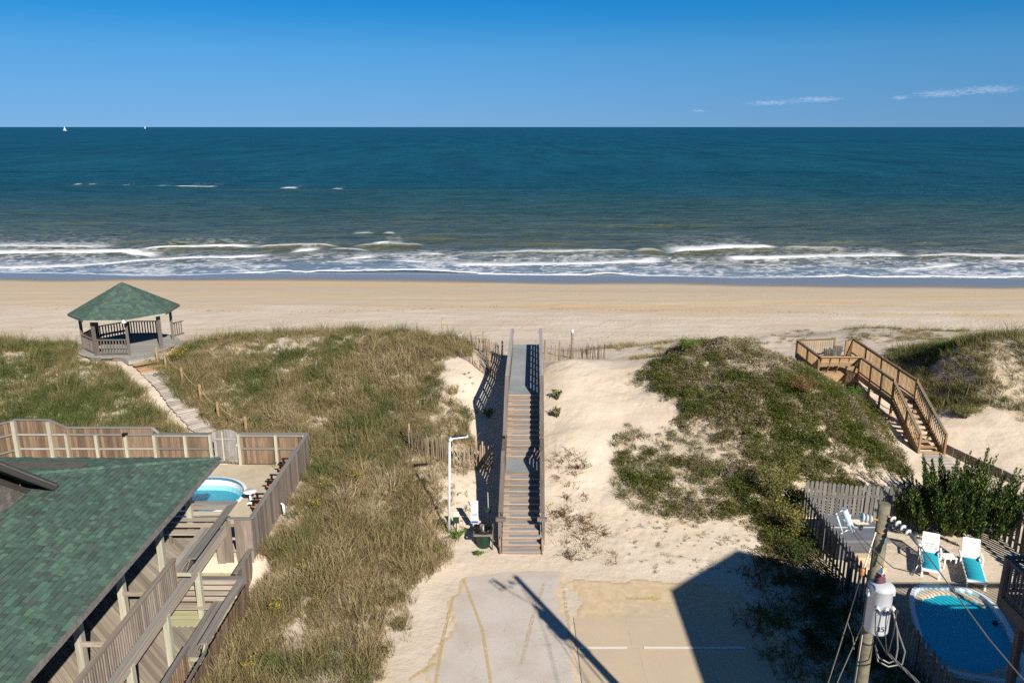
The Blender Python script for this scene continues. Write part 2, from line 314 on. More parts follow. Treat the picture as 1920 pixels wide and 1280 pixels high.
# ------------------------------------------------------------------ objects
WM = {}
def props(o, label=None, cat=None, group=None, kind=None):
    if label: o['label'] = label
    if cat: o['category'] = cat
    if group: o['group'] = group
    if kind: o['kind'] = kind
    return o
def thing(name, loc, label, cat, group=None, rz=0):
    o = bpy.data.objects.new(name, None); COL.objects.link(o); o.empty_display_size = .2
    o.location = loc; o.rotation_euler = (0, 0, rz); WM[o.name] = Matrix.Translation(loc) @ Matrix.Rotation(rz, 4, 'Z')
    return props(o, label, cat, group)
def put(o, parent, mw):
    WM[o.name] = mw
    if parent is None: o.matrix_basis = mw
    else:
        o.parent = parent; o.matrix_parent_inverse = Matrix.Identity(4); o.matrix_basis = WM[parent.name].inverted() @ mw
    return o
class MB:
    def __init__(s): s.v = []; s.f = []; s.mi = []; s.smooth = []
    def add(s, vs, fs, mi=0, smooth=False):
        o = len(s.v); s.v += [tuple(p) for p in vs]
        for f in fs: s.f.append([o + i for i in f]); s.mi.append(mi); s.smooth.append(smooth)
    def box(s, x0, x1, y0, y1, z0, z1, mi=0):
        s.add([(x0, y0, z0), (x1, y0, z0), (x1, y1, z0), (x0, y1, z0), (x0, y0, z1), (x1, y0, z1), (x1, y1, z1), (x0, y1, z1)],
              [(0, 3, 2, 1), (4, 5, 6, 7), (0, 1, 5, 4), (1, 2, 6, 5), (2, 3, 7, 6), (3, 0, 4, 7)], mi)
    def beam(s, p0, p1, w, t, mi=0, up=(0, 0, 1)):
        m = frame(p0, p1, w, t, up)
        s.add([m @ Vector(c) for c in UB], UF, mi)
    def tube(s, pts, r, n=8, mi=0, cap=True, r2=None):
        pts = [Vector(p) for p in pts]; k = len(pts); ring = []
        rs = [r + ((r2 if r2 is not None else r) - r) * i / max(1, k - 1) for i in range(k)] if not isinstance(r, list) else r
        o = len(s.v); prev = None
        for i, p in enumerate(pts):
            d = (pts[min(i + 1, k - 1)] - pts[max(i - 1, 0)]).normalized()
            a = d.orthogonal().normalized() if prev is None else (prev - d * prev.dot(d)).normalized()
            prev = a; b = d.cross(a)
            for j in range(n):
                q = 2 * math.pi * j / n; s.v.append(tuple(p + (a * math.cos(q) + b * math.sin(q)) * rs[i]))
        for i in range(k - 1):
            for j in range(n):
                s.f.append([o + i * n + j, o + i * n + (j + 1) % n, o + (i + 1) * n + (j + 1) % n, o + (i + 1) * n + j]); s.mi.append(mi); s.smooth.append(True)
        if cap:
            s.f.append([o + j for j in range(n)][::-1]); s.mi.append(mi); s.smooth.append(False)
            s.f.append([o + (k - 1) * n + j for j in range(n)]); s.mi.append(mi); s.smooth.append(False)
    def lathe(s, prof, c=(0, 0, 0), n=20, mi=0, axis=None, cap=True):
        c = Vector(c); q = Vector((0, 0, 1)).rotation_difference(Vector(axis)) if axis else None; o = len(s.v)
        for r, z in prof:
            for j in range(n):
                a = 2 * math.pi * j / n; p = Vector((r * math.cos(a), r * math.sin(a), z))
                s.v.append(tuple(c + (q @ p if q else p)))
        for i in range(len(prof) - 1):
            for j in range(n):
                s.f.append([o + i * n + j, o + i * n + (j + 1) % n, o + (i + 1) * n + (j + 1) % n, o + (i + 1) * n + j]); s.mi.append(mi); s.smooth.append(True)
        if cap:
            s.f.append([o + j for j in range(n)][::-1]); s.mi.append(mi); s.smooth.append(False)
            s.f.append([o + (len(prof) - 1) * n + j for j in range(n)]); s.mi.append(mi); s.smooth.append(False)
    def prism(s, poly, z0, z1, mi=0):
        n = len(poly); s.add([(x, y, z0) for x, y in poly] + [(x, y, z1) for x, y in poly],
              [list(range(n))[::-1], [n + i for i in range(n)]] + [(i, (i + 1) % n, n + (i + 1) % n, n + i) for i in range(n)], mi)
    def build(s, name, mats, parent=None, origin=None):
        if not isinstance(mats, (list, tuple)): mats = [mats]
        me = bpy.data.meshes.new(name); base = Vector(origin) if origin is not None else (Vector(s.v[0]) * 0 + sum((Vector(p) for p in s.v), Vector()) / len(s.v))
        me.from_pydata([tuple(Vector(p) - base) for p in s.v], [], s.f)
        for m in mats: me.materials.append(m)
        me.polygons.foreach_set('material_index', s.mi); me.polygons.foreach_set('use_smooth', s.smooth); me.update()
        o = bpy.data.objects.new(name, me); COL.objects.link(o)
        return put(o, parent, Matrix.Translation(base))
UB = [(-.5, -.5, -.5), (.5, -.5, -.5), (.5, .5, -.5), (-.5, .5, -.5), (-.5, -.5, .5), (.5, -.5, .5), (.5, .5, .5), (-.5, .5, .5)]
UF = [(0, 3, 2, 1), (4, 5, 6, 7), (0, 1, 5, 4), (1, 2, 6, 5), (2, 3, 7, 6), (3, 0, 4, 7)]
def frame(p0, p1, w, t, up=(0, 0, 1)):
    p0 = Vector(p0); p1 = Vector(p1); d = p1 - p0; L = d.length; x = d / L; u = Vector(up)
    if abs(x.dot(u)) > .98: u = Vector((0, 1, 0)) if abs(x.y) < .9 else Vector((1, 0, 0))
    y = u.cross(x).normalized(); z = x.cross(y); c = (p0 + p1) / 2
    return Matrix(((x.x * L, y.x * w, z.x * t, c.x), (x.y * L, y.y * w, z.y * t, c.y), (x.z * L, y.z * w, z.z * t, c.z), (0, 0, 0, 1)))
UNIT = {}
def unit(shape, mat):
    k = (shape, mat.name)
    if k not in UNIT:
        me = bpy.data.meshes.new(shape)
        if shape == 'board': me.from_pydata(UB, [], UF)
        elif shape == 'dogear':                         # a fence picket with clipped corners at its top
            q = [(-.5, -.5), (.46, -.5), (.5, -.22), (.5, .22), (.46, .5), (-.5, .5)]
            me.from_pydata([(a, b, -.5) for a, b in q] + [(a, b, .5) for a, b in q], [], [list(range(6))[::-1], list(range(6, 12))] + [(i, (i + 1) % 6, 6 + (i + 1) % 6, 6 + i) for i in range(6)])
        elif shape == 'shingle':
            me.from_pydata([(-.5, 0, 0), (.5, 0, 0), (.5, 1, 0), (-.5, 1, 0), (-.5, 0, 1), (.5, 0, 1), (.5, 1, .15), (-.5, 1, .15)], [], UF)
        me.materials.append(mat); UNIT[k] = me
    return UNIT[k]
def plank(name, p0, p1, w, t, mat, parent, up=(0, 0, 1), shape='board', label=None):
    o = bpy.data.objects.new(name, unit(shape, mat)); COL.objects.link(o)
    put(o, parent, frame(p0, p1, w, t, up))
    if label: o['label'] = label
    return o
def post(name, x, y, z0, z1, w, mat, parent, rz=0):
    o = bpy.data.objects.new(name, unit('board', mat)); COL.objects.link(o)
    c, s_ = math.cos(rz), math.sin(rz)
    m = Matrix(((0, -w * s_, w * c, x), (0, w * c, w * s_, y), (z1 - z0, 0, 0, (z0 + z1) / 2), (0, 0, 0, 1)))
    return put(o, parent, m)
def group_part(name, loc, parent):                  # an Empty part that only carries its pieces
    o = bpy.data.objects.new(name, None); COL.objects.link(o); o.empty_display_size = .1
    return put(o, parent, Matrix.Translation(loc))
def G(x, y): return float(ground(np.array([x]), np.array([y]))[0])
# ------------------------------------------------------------------ sheet helper
def grid_mesh(name, X, Y, Z, mats, attrs=None, kind='structure', smooth=True):
    ny, nx = X.shape; me = bpy.data.meshes.new(name)
    co = np.stack([X, Y, Z], -1).reshape(-1, 3).astype(np.float32)
    i = np.arange(ny * nx).reshape(ny, nx)
    q = np.stack([i[:-1, :-1], i[:-1, 1:], i[1:, 1:], i[1:, :-1]], -1).reshape(-1, 4)
    me.vertices.add(len(co)); me.vertices.foreach_set('co', co.ravel())
    me.loops.add(q.size); me.loops.foreach_set('vertex_index', q.ravel().astype(np.int32))
    me.polygons.add(len(q)); me.polygons.foreach_set('loop_start', np.arange(0, q.size, 4, dtype=np.int32))
    me.polygons.foreach_set('use_smooth', np.full(len(q), smooth)); me.update(calc_edges=True)
    for m in mats: me.materials.append(m)
    for k, a in (attrs or {}).items():
        at = me.attributes.new(k, 'FLOAT', 'POINT'); at.data.foreach_set('value', np.asarray(a, np.float32).ravel())
    o = bpy.data.objects.new(name, me); COL.objects.link(o); o['kind'] = kind; WM[o.name] = Matrix.Identity(4)
    return o
# ------------------------------------------------------------------ sand
def sand_material():
    t = NT('sand'); p = t.pos()
    big = t.noise(p, .16, 4, .6); mid = t.noise(p, .9, 5, .62); fine = t.noise(p, 7, 4, .7); grain = t.noise(p, 60, 2, .6)
    dry = t.mix(t.rng(big, .35, .65), lin('#c4b6a4'), lin('#d0c5b6'))
    dry = t.mix(t.rng(mid, .3, .75, 0, .45), dry, lin('#c2ac8e'))
    specks = t.rng(fine, .63, .74, 0, .35)
    dry = t.mix(specks, dry, lin('#8d775a'))
    dry = t.mix(t.rng(grain, .25, .8, 0, .16), dry, lin('#8f7c62'))
    # shell line, rake and tyre lines that run along the beach
    sx = t.noise(t.mapv(p, (.05, 2.6, 1)), 1.0, 4, .7); sx2 = t.noise(t.mapv(p, (.02, .35, 1)), 1.0, 4, .6)
    bch = t.attr('beach')
    lines = t.math('MULTIPLY', t.rng(sx, .56, .68), bch)
    dry = t.mix(t.math('MULTIPLY', lines, .55), dry, lin('#a3907a'))
    damp = t.mix(t.rng(sx2, .36, .62), lin('#b9ab98'), lin('#c4b093'))
    damp = t.mix(t.rng(t.noise(t.mapv(p, (.035, .5, 1)), 1.0, 5, .65), .5, .68, 0, .75), damp, lin('#c3a27a'))
    wet = t.attr('wet')
    c = t.mix(t.rng(wet, .05, .42), dry, damp)
    c = t.mix(t.rng(wet, .5, .8), c, lin('#7a746e'))
    hum = t.attr('humus')
    c = t.mix(t.math('MULTIPLY', t.math('MULTIPLY', hum, .75), t.rng(t.noise(p, 3.5, 4, .7), .38, .6)), c, lin('#7e6c4a'))
    rgh = t.rng(wet, .6, .93, .95, .2)
    foot = t.attr('foot')
    n1 = t.noise(p, 2.6, 3, .6); vor = t.n('ShaderNodeTexVoronoi'); vor.inputs['Scale'].default_value = 2.2; t.l(p, vor.inputs['Vector'])
    pits = t.math('MULTIPLY', t.rng(vor.outputs['Distance'], .0, .5, 0, 1), foot)
    h = t.math('ADD', t.math('MULTIPLY', n1, .5), t.math('ADD', t.math('MULTIPLY', pits, .55), t.math('ADD', t.math('MULTIPLY', fine, .16), t.math('MULTIPLY', t.math('MULTIPLY', sx, bch), .35))))
    b = t.n('ShaderNodeBump'); b.inputs['Distance'].default_value = .10; t.l(h, b.inputs['Height']); t.l(t.rng(wet, .35, .75, .8, .012), b.inputs['Strength'])
    t.bsdf(c, rgh, normal=b.outputs[0], spec=t.rng(wet, .55, .9, .1, .14)); return t.m
M['sand'] = sand_material()
def axis(lo, hi, step, out_lo, out_hi, g=1.12):
    a = list(np.arange(lo, hi + 1e-6, step)); s = step
    while a[-1] < out_hi: s *= g; a.append(a[-1] + s)
    s = step
    while a[0] > out_lo: s *= g; a.insert(0, a[0] - s)
    return np.array(a)
gx = axis(-44, 44, .22, -220, 220, 1.05)
gy = np.concatenate([axis(10, 62, .2, -40, 62, 1.15), np.arange(62.4, 126, .4)])
TX, TY = np.meshgrid(gx, gy)
TZ = np.where(TY < 66, 0, beach_z(TX, TY)); nb = int(np.searchsorted(gy, 74))
TZ[:nb] = ground(TX[:nb], TY[:nb]); TZ[nb:] = beach_z(TX[nb:], TY[nb:]) + (fbm(TX[nb:] * .3, TY[nb:] * .9, 31, 3) - .5) * .10 * (1 - sstep(84, 94, TY[nb:] - TILT * TX[nb:]))
TS = TY - TILT * TX
def film_edge(x):
    return np.interp(x, [-110, -69, -23, -8, 3, 22, 30, 50, 65, 110], [105.5, 105.2, 105.2, 104.0, 102.2, 101.1, 100.1, 100.0, 99.7, 99.5])
fe = TY - film_edge(TX) + (fbm(TX * .12, TY * .3, 77, 3) - .5) * 1.6 + (fbm(TX * .045, TX * 0 + 3, 78, 2) - .5) * 3.0
berm = TS - 80 + (fbm(TX * .05, TY * .25, 55, 4) - .5) * 14
wet = .42 * sstep(-1.5, 1.5, berm) + .33 * sstep(-5.0, -.6, fe) + .25 * sstep(-.35, .25, fe)
wet = wet * sstep(70, 78, TS)
def in_poly(x, y, poly):
    x = np.asarray(x); y = np.asarray(y); c = np.zeros(x.shape, bool); n = len(poly)
    for i in range(n):
        x0, y0 = poly[i]; x1, y1 = poly[(i + 1) % n]
        if y0 == y1: continue
        k = ((y0 > y) != (y1 > y)) & (x < (x1 - x0) * (y - y0) / (y1 - y0) + x0); c ^= k
    return c
def poly_dist(x, y, poly):                           # signed: positive inside
    x = np.asarray(x, float); y = np.asarray(y, float); d = np.full(x.shape, 1e9); n = len(poly)
    for i in range(n):
        x0, y0 = poly[i]; x1, y1 = poly[(i + 1) % n]; ex, ey = x1 - x0, y1 - y0; L = ex * ex + ey * ey + 1e-9
        k = np.clip(((x - x0) * ex + (y - y0) * ey) / L, 0, 1); d = np.minimum(d, np.hypot(x - x0 - k * ex, y - y0 - k * ey))
    return np.where(in_poly(x, y, poly), d, -d)
VEG = {   # where plants grow, in metres
 'left': [(-62, 36), (-62, 53), (-44, 52), (-34, 51), (-31, 49.6), (-28, 49.5), (-26.5, 47.0), (-24.5, 45.3), (-23.2, 45.0), (-21.0, 46.2), (-20.0, 51), (-15, 53), (-9, 53), (-5, 52), (-2.6, 49), (-2.5, 47), (-2.6, 44.6), (-3.9, 43.4), (-3.6, 41.6), (-2.8, 40.1), (-1.9, 38), (-1.5, 36.4), (-1.5, 34), (-2.4, 32.6), (-2.6, 30.8), (-2.4, 29.4), (-2.1, 28), (-3.1, 25.5), (-3.7, 23.6), (-4.3, 21.9), (-4.8, 20.4), (-5.2, 16), (-9.2, 16), (-9.2, 26.7), (-9.55, 27), (-9.55, 35.4), (-26, 35.6), (-28, 33)],
 'right': [(6.3, 40.5), (7.5, 41.7), (9.0, 44.5), (9.5, 48), (13.5, 49), (17.0, 48.2), (17.3, 43.6), (19.4, 43.2), (19.7, 41.5), (19.9, 38.9), (19.9, 36.8), (18.0, 34.0), (16.7, 32.6), (13.3, 31.6), (12.1, 31.0), (12.08, 27.4), (11.3, 26.2), (10.6, 27.6), (10.3, 29.0), (9.7, 29.8), (8.3, 30.5), (6.1, 30.6), (4.6, 32.1), (4.7, 34), (5.2, 35.5), (6.7, 36.7), (8.2, 37.4), (7.4, 38.9)],
 'mound': [(23.6, 42.6), (25.0, 40.4), (27.0, 39.3), (34, 39), (45, 38.5), (75, 38), (75, 52), (45, 53), (32, 53), (25.4, 52), (23.9, 48.4), (23.6, 45)],
 'fore_mid': [(5.5, 56), (8.4, 55.6), (13, 55), (18, 57), (22, 60), (26.6, 67), (26.6, 70), (22, 66), (15.5, 64.5), (8.8, 62.5), (6.1, 60)],
 'fore_right': [(25, 56), (29, 54.5), (45, 54), (75, 54), (75, 72), (50, 70), (37, 69.5), (33, 70), (28, 66)],
 'dry': [(1.9, 34.4), (3.3, 35.3), (3.4, 33.5), (3.0, 32.2), (3.4, 30.9), (4.3, 29.1), (4.2, 27.6), (4.0, 26.6), (2.6, 26.8), (1.9, 28.4), (1.8, 30.3), (2.1, 31.3), (2.4, 32.3), (1.8, 32.8)],
 'shade': [(10.4, 29), (12.0, 30.9), (12.0, 28.3), (12.0, 24.1), (12.0, 17), (8.2, 17), (8.0, 20.6), (8.3, 22.9), (8.8, 25.7), (9.6, 27.4)],
}
PATH = [(-22.6, 45.6), (-20.5, 43.9), (-19.6, 42.5), (-17.0, 40.0), (-14.3, 37.3), (-13.4, 36.0), (-14.4, 35.4), (-15.6, 36.9), (-18.0, 39.4), (-20.8, 42.2), (-23.6, 45.0)]
BARE = [(-29.8, 45.7, 1.3, .7, .75), (-27.6, 41.6, 1.4, 1.6, .5), (-24.5, 44.0, 1.3, 1.0, .5), (-14.2, 47.0, 3.2, 1.7, .85), (-9.8, 47.3, 2.2, 1.1, .6), (-17.6, 46.6, 1.5, 1.2, .6), (-3.4, 38.6, 1.0, 2.2, .62), (-2.7, 34.6, 1.0, 1.3, .7), (-2.2, 30.9, 1.0, 1.6, .85), (-3.9, 33.4, .9, 1.2, .3),
        (-5.6, 21.0, 1.0, 1.6, .5), (-7.1, 23.2, .6, 1.4, .6), (-4.8, 24.5, .8, 1.2, .35), (7.4, 35.6, 1.9, 1.5, .72), (9.3, 34.4, 1.6, 1.2, .5), (8.0, 32.0, 1.8, .9, .5), (12.5, 40.7, 2.6, 1.6, .34), (16.3, 33.4, 1.4, .9, .75), (33, 38.9, 3, .8, .7), (28.5, 41.6, 1.6, 1.0, .6), (35, 45.5, 3.5, 1.3, .6), (-4.6, 36.8, .7, .8, .35), (-2.9, 41.7, .8, 1.2, .5)]
def veg_density(x, y):
    d = {}
    nz = fbm(x * .55, y * .55, 101, 4); nf = fbm(x * 2.1, y * 2.1, 131, 3)
    for k, p in VEG.items():
        sd_ = poly_dist(x, y, p) + (nz - .5) * (2.2 if k != 'shade' else 1.0) + (nf - .5) * .7
        w = .35 if k in ('dry', 'shade') else .6
        d[k] = sstep(-.25, w, sd_)
    bare = np.ones(np.shape(x))
    for bx, by, rx, ry, a in BARE:
        bare *= 1 - a * np.exp(-(((x - bx) / rx) ** 2 + ((y - by) / ry) ** 2)) * (.45 + 1.1 * nf)
    pd = sstep(-.1, .25, -poly_dist(x, y, PATH)); st = sstep(.95, 1.25, np.abs(x - .62 - .028 * (y - 36)) + 10 * (y > 46.5) + 10 * (y < 27.5))
    for k in d: d[k] = np.clip(d[k] * bare * pd * st, 0, 1)
    d['fore_mid'] *= .55 * sstep(.42, .6, nz); d['fore_right'] *= .8 * sstep(.36, .58, nz)
    d['dry'] *= .5; d['shade'] *= .62
    return d
nv = int(np.searchsorted(gy, 76)); vd = veg_density(TX[:nv], TY[:nv]); hum = np.zeros(TX.shape)
hum[:nv] = np.clip(vd['left'] + vd['right'] + vd['mound'] + .35 * vd['fore_right'] + .3 * vd['fore_mid'] + .3 * vd['dry'] + .5 * vd['shade'], 0, 1)
foot = sstep(26.5, 28, TY) * (1 - sstep(54, 60, TY)) * .55 + sstep(60, 66, TS) * (1 - sstep(72, 82, TS)) * .9
foot *= sstep(.35, .6, fbm(TX * .4, TY * .4, 61, 3)); foot = np.maximum(foot, .8 * np.exp(-(((TX - 4.4) / 1.2) ** 2 + ((TY - 29) / 3.5) ** 2)))
grid_mesh('sand_ground', TX, TY, TZ, [M['sand']], dict(wet=wet, humus=hum, foot=foot, beach=sstep(56, 64, TS)))
# ------------------------------------------------------------------ sea
def sea_material():
    t = NT('sea_water'); p = t.pos(); foam = t.attr('foam'); off = t.attr('offshore'); face = t.attr('face'); thin = t.attr('thin')
    patch = t.noise(t.mapv(p, (.006, .03, 1)), 1.0, 4, .6)
    o2 = t.math('ADD', off, t.math('MULTIPLY', t.math('SUBTRACT', patch, .5), .28))
    c = t.ramp(o2, [(0, lin('#54574a')), (.2, lin('#49544b')), (.36, lin('#354c46')), (.5, lin('#18454f')), (.66, lin('#0d4658')), (1, lin('#07435e'))])
    mf = t.noise(t.mapv(p, (.05, .009, 1)), 1.0, 9, .72); mn = t.noise(t.mapv(p, (.16, .45, 1)), 1.0, 6, .7, .5); far_ = t.rng(off, .3, .75); mot = t.math('ADD', t.math('MULTIPLY', mf, far_), t.math('MULTIPLY', mn, t.math('SUBTRACT', 1.0, far_))); c = t.mix(1.0, c, t.ramp(mot, [(.36, (.60, .66, .70)), (.64, (1.42, 1.34, 1.28))]), 'MULTIPLY')  # mottle puts the light and dark sides of small waves into the colour
    c = t.mix(t.math('MULTIPLY', face, .85), c, lin('#5a5a38'))
    c = t.mix(t.math('MULTIPLY', thin, .8), c, lin('#7d8894'))
    big = t.noise(t.mapv(p, (.045, .16, 1)), 1.0, 3, .55); med = t.noise(t.mapv(p, (.22, .6, 1)), 1.0, 4, .6, .4); sml = t.noise(t.mapv(p, (.8, 1.7, 1)), 1.0, 3, .6, .3)
    h = t.math('ADD', t.math('MULTIPLY', big, 1.9), t.math('ADD', t.math('MULTIPLY', med, 1.0), t.math('MULTIPLY', sml, .42)))
    b = t.n('ShaderNodeBump'); b.inputs['Distance'].default_value = 1.0; t.l(h, b.inputs['Height']); t.l(t.rng(thin, 0, 1, .8, .12), b.inputs['Strength'])
    fm = t.math('MULTIPLY', foam, t.rng(t.noise(p, 2.2, 4, .7), .22, .5, .35, 1))
    # waves hide one another towards the horizon, so the mirror share of the surface is capped more and more with distance
    wd_ = t.n('ShaderNodeBsdfDiffuse'); t.l(c, wd_.inputs[0]); t.l(b.outputs[0], wd_.inputs['Normal']); wg = t.n('ShaderNodeBsdfGlossy'); wg.inputs['Roughness'].default_value = .15; t.l(b.outputs[0], wg.inputs['Normal'])
    fr = t.n('ShaderNodeFresnel'); fr.inputs['IOR'].default_value = 1.33; t.l(b.outputs[0], fr.inputs['Normal'])
    w = t.n('ShaderNodeMixShader'); t.l(t.math('MINIMUM', fr.outputs[0], t.rng(off, .1, .75, .5, .15)), w.inputs[0]); t.l(wd_.outputs[0], w.inputs[1]); t.l(wg.outputs[0], w.inputs[2])
    f = t.n('ShaderNodeBsdfDiffuse'); f.inputs[0].default_value = (.78, .79, .80, 1)
    m = t.n('ShaderNodeMixShader'); t.l(fm, m.inputs[0]); t.l(w.outputs[0], m.inputs[1]); t.l(f.outputs[0], m.inputs[2]); t.l(m.outputs[0], t.out.inputs[0]); return t.m
M['sea'] = sea_material()
SWASH = [(-300, 112), (-150, 111), (-76.5, 110.4), (-72.1, 110.6), (-61.2, 109.8), (-52.3, 107.6), (-46.3, 108), (-39.6, 110), (-32.3, 112.6), (-29.3, 111.3), (-27.5, 112.6), (-24.4, 112.4), (-15.4, 113.5), (-8.4, 112.2), (-4.5, 110.4), (1.5, 109.2), (10.4, 109.6), (13.6, 110.9), (17.8, 108.8), (23.5, 108), (29.1, 106.8), (37.8, 106.8), (46.6, 108.8), (49.8, 107.6), (60.2, 108), (64.9, 107.2), (70.5, 108), (90, 106), (150, 106), (300, 104)]
# breaking and spent waves: points along the front, foam width seaward, strength, crest height
LINES = [([(-110, 114), (-77, 113.5), (-63.8, 115.7), (-55.3, 122), (-38.8, 125.7)], 1.5, 1, .12), ([(-120, 127), (-82.6, 127.4), (-63.6, 128.5), (-56.2, 124.1)], 2.4, 1, .3), ([(-130, 134), (-86.6, 133.8), (-69.6, 133.2)], 4.2, .8, .55),
  ([(-62, 130.8), (-56, 132.6), (-48.7, 133.8), (-44, 133.9)], 3.2, 1, .65), ([(-44, 133.6), (-38, 134.2), (-32.9, 135.6), (-30, 136)], 1.2, .62, .8), ([(-36.2, 128.5), (-31.9, 130.2)], 2.4, 1, .4), ([(-30, 131), (-24, 131.5)], 1.0, .6, .5),
  ([(-26.3, 121.6), (-21.6, 124.1)], 1.6, 1, .2), ([(-18.5, 120.5), (-12.1, 119.1)], 1.2, .9, .15), ([(-9.3, 117.1), (-1.6, 115.7), (12.8, 118.1), (23.4, 120.5)], 1.9, 1, .2), ([(-24.2, 136.9), (-19.3, 138.2)], 2.6, 1, .15), ([(-28, 136.9), (-15, 137)], .4, .35, .75), ([(-15.7, 126.8), (-10.5, 125.7)], 1.2, .9, .3),
  ([(-9, 127), (-4, 127.4), (4, 129), (12, 130.5), (20, 130.6)], .9, .5, .6), ([(20, 130.4), (25, 129.5)], .8, .4, .8), ([(25.5, 128.5), (34.6, 131.4), (36.6, 132.6), (44.8, 133.8)], 3.6, 1, .75), ([(45, 133.5), (50, 132.6), (56, 132)], .5, .4, .7),
  ([(33, 121), (44.2, 122.6), (63.5, 125.2)], 2.8, 1, .4), ([(63.2, 124.1), (71.4, 125.7), (81, 123.6), (110, 124)], 1.6, .72, .6), ([(53.9, 111.3), (60.5, 114.4), (67.2, 117.1)], .9, .95, .08), ([(73.7, 119.6), (90, 118.6), (130, 119)], 1.6, .9, .2), ([(90, 131), (130, 132)], 3, .9, .5),
  ([(-116, 277.9), (-108, 277), (-103.3, 277.9)], 2.6, 1, .35), ([(-125, 283), (-118, 280)], 1.0, .45, .3), ([(-157.4, 288), (-154.7, 288)], 2.2, .8, .3), ([(-152.3, 288.4), (-150, 288.4)], 1.8, .8, .3), ([(-138, 284), (-135.5, 284)], 1.6, .7, .3), ([(-77.8, 270.5), (-72.4, 270.5)], 2.2, .9, .3), ([(-60.2, 268), (-56.7, 268)], 1.6, .8, .3),
  ([(-31, 154), (-27, 154.4)], .7, .5, .3), ([(-25, 154), (-22.7, 154)], .6, .5, .3), ([(-120, 262), (-100, 262), (-60, 255), (-30, 252)], .2, .0, .45)]
srow = [0.0]; st = .2
while srow[-1] < 42: srow.append(srow[-1] + st)
while srow[-1] < 210: st *= 1.012; srow.append(srow[-1] + st)
while srow[-1] < 60000: st *= 1.07; srow.append(srow[-1] + st)
srow = np.array(srow); ucol = np.linspace(-1, 1, 861)
half = np.where(srow < 260, 118 + srow * .62, 118 + srow * .95)
SX = half[:, None] * ucol[None, :]
sw0 = np.interp(SX, *zip(*SWASH)) + (fbm(SX * .9, SX * 0, 5, 4) - .5) * .9 * np.exp(-srow[:, None] / 8)
SY = sw0 + srow[:, None]
near = np.exp(-(srow[:, None] / 9) ** 2)
fade = 1 - sstep(250, 600, srow)[:, None]
warp = fbm(SX * .018, SY * .03, 201, 3)
ph = (SY + 26 * warp + .03 * SX)
sw = .16 * np.sin(ph * 2 * np.pi / 15) + .10 * np.sin(ph * 2 * np.pi / 9.3 + 2 + SX * .02) + .28 * (fbm(SX * .12, SY * .33, 211, 4) - .5) * 2
SZ = SEA + sw * fade * (1 - .88 * near) * .8 * np.clip(srow / 16, 0, 1)[:, None] + .04
foam = np.zeros(SX.shape); face = np.zeros(SX.shape)
lace_n = fbm(SX * .55, SY * .95, 301, 4); lace_m = fbm(SX * .16, SY * .3, 311, 3); rag = fbm(SX * 1.1, SY * 2.2, 321, 4); edge = fbm(SX * .35, SX * 0, 331, 4)
for pts, wd_, a, hgt in LINES:
    px_, py_ = np.array(pts).T; jit = (edge - .5) * 1.3
    d = SY - (np.interp(SX, px_, py_) + jit); rowm = (np.abs(srow + 109 - py_.mean()) < 45) | (srow > 1e9)
    L = px_[-1] - px_[0]; e0 = min(2.5, L * .35)
    along = sstep(px_[0] - e0 * .4, px_[0] + e0, SX) * (1 - sstep(px_[-1] - e0, px_[-1] + e0 * .4, SX))
    core = sstep(-.12, .12, d) * (1 - sstep(wd_ * .9, wd_ * 1.9, d + (rag - .5) * wd_ * 1.3))
    trail = .75 * sstep(0, .2, d) * np.exp(-np.maximum(d, 0) / (wd_ * 2.2)) * sstep(.5, .62, rag)
    foam = np.maximum(foam, np.clip(a * along * np.maximum(core * sstep(.5 - .5 * a, .75 - .5 * a, rag + .22), trail), 0, 1))
    SZ += .55 * hgt * along * np.where(d < .4, np.exp(-((d - .4) / .75) ** 2), np.exp(-((d - .4) / 3.0) ** 2))
    face = np.maximum(face, along * .65 * sstep(.25, .75, hgt) * np.exp(-((d + .35) / .8) ** 2))
for (fx, fy, L_, a_) in ((-12, 146, 26, .7), (0, 140, 20, .6), (10, 143, 26, .6), (-34, 152, 30, .5), (-60, 143, 24, .5), (50, 141, 22, .45), (-70, 262, 60, .5), (-140, 284, 40, .5), (30, 166, 40, .35), (-95, 170, 40, .35), (70, 180, 46, .3)):
    d = SY - fy - (edge - .5) * 3; al = np.exp(-((SX - fx) / (L_ * .5)) ** 2); SZ += .42 * a_ * al * np.where(d < 0, np.exp(-(d / 1.3) ** 2), np.exp(-(d / 3.5) ** 2)); face = np.maximum(face, a_ * al * np.exp(-((d + .7) / 1.5) ** 2))
S1 = srow[:, None] + 0 * SX
ridge = 1 - np.abs(lace_n - .5) * 2
zone = (1 - sstep(10, 24, S1 + (lace_m - .5) * 16))
foam = np.maximum(foam, zone * .7 * sstep(.82, .96, ridge) * sstep(.28, .58, lace_m + .1))
foam = np.maximum(foam, .85 * zone * sstep(.5, .68, lace_m) * sstep(.4, .6, rag) * .75)
foam = np.maximum(foam, (1 - sstep(.28, .75, S1 + (rag - .5) * .5)) * .95)
thin = np.exp(-(S1 / 11) ** 2)
bz = beach_z(SX, SY); SZ = np.maximum(SZ, bz + .015)
SZ[0] = np.maximum(bz[0] - .03, SZ[0] - .08)
off = np.interp(np.log10(np.maximum(S1, 1)), [0, 1.3, 1.6, 1.9, 2.2, 2.5, 3, 4], [0, .08, .2, .34, .5, .66, .86, 1.0])
grid_mesh('sea', SX, SY, SZ, [M['sea']], dict(foam=foam, offshore=off, face=face, thin=thin))
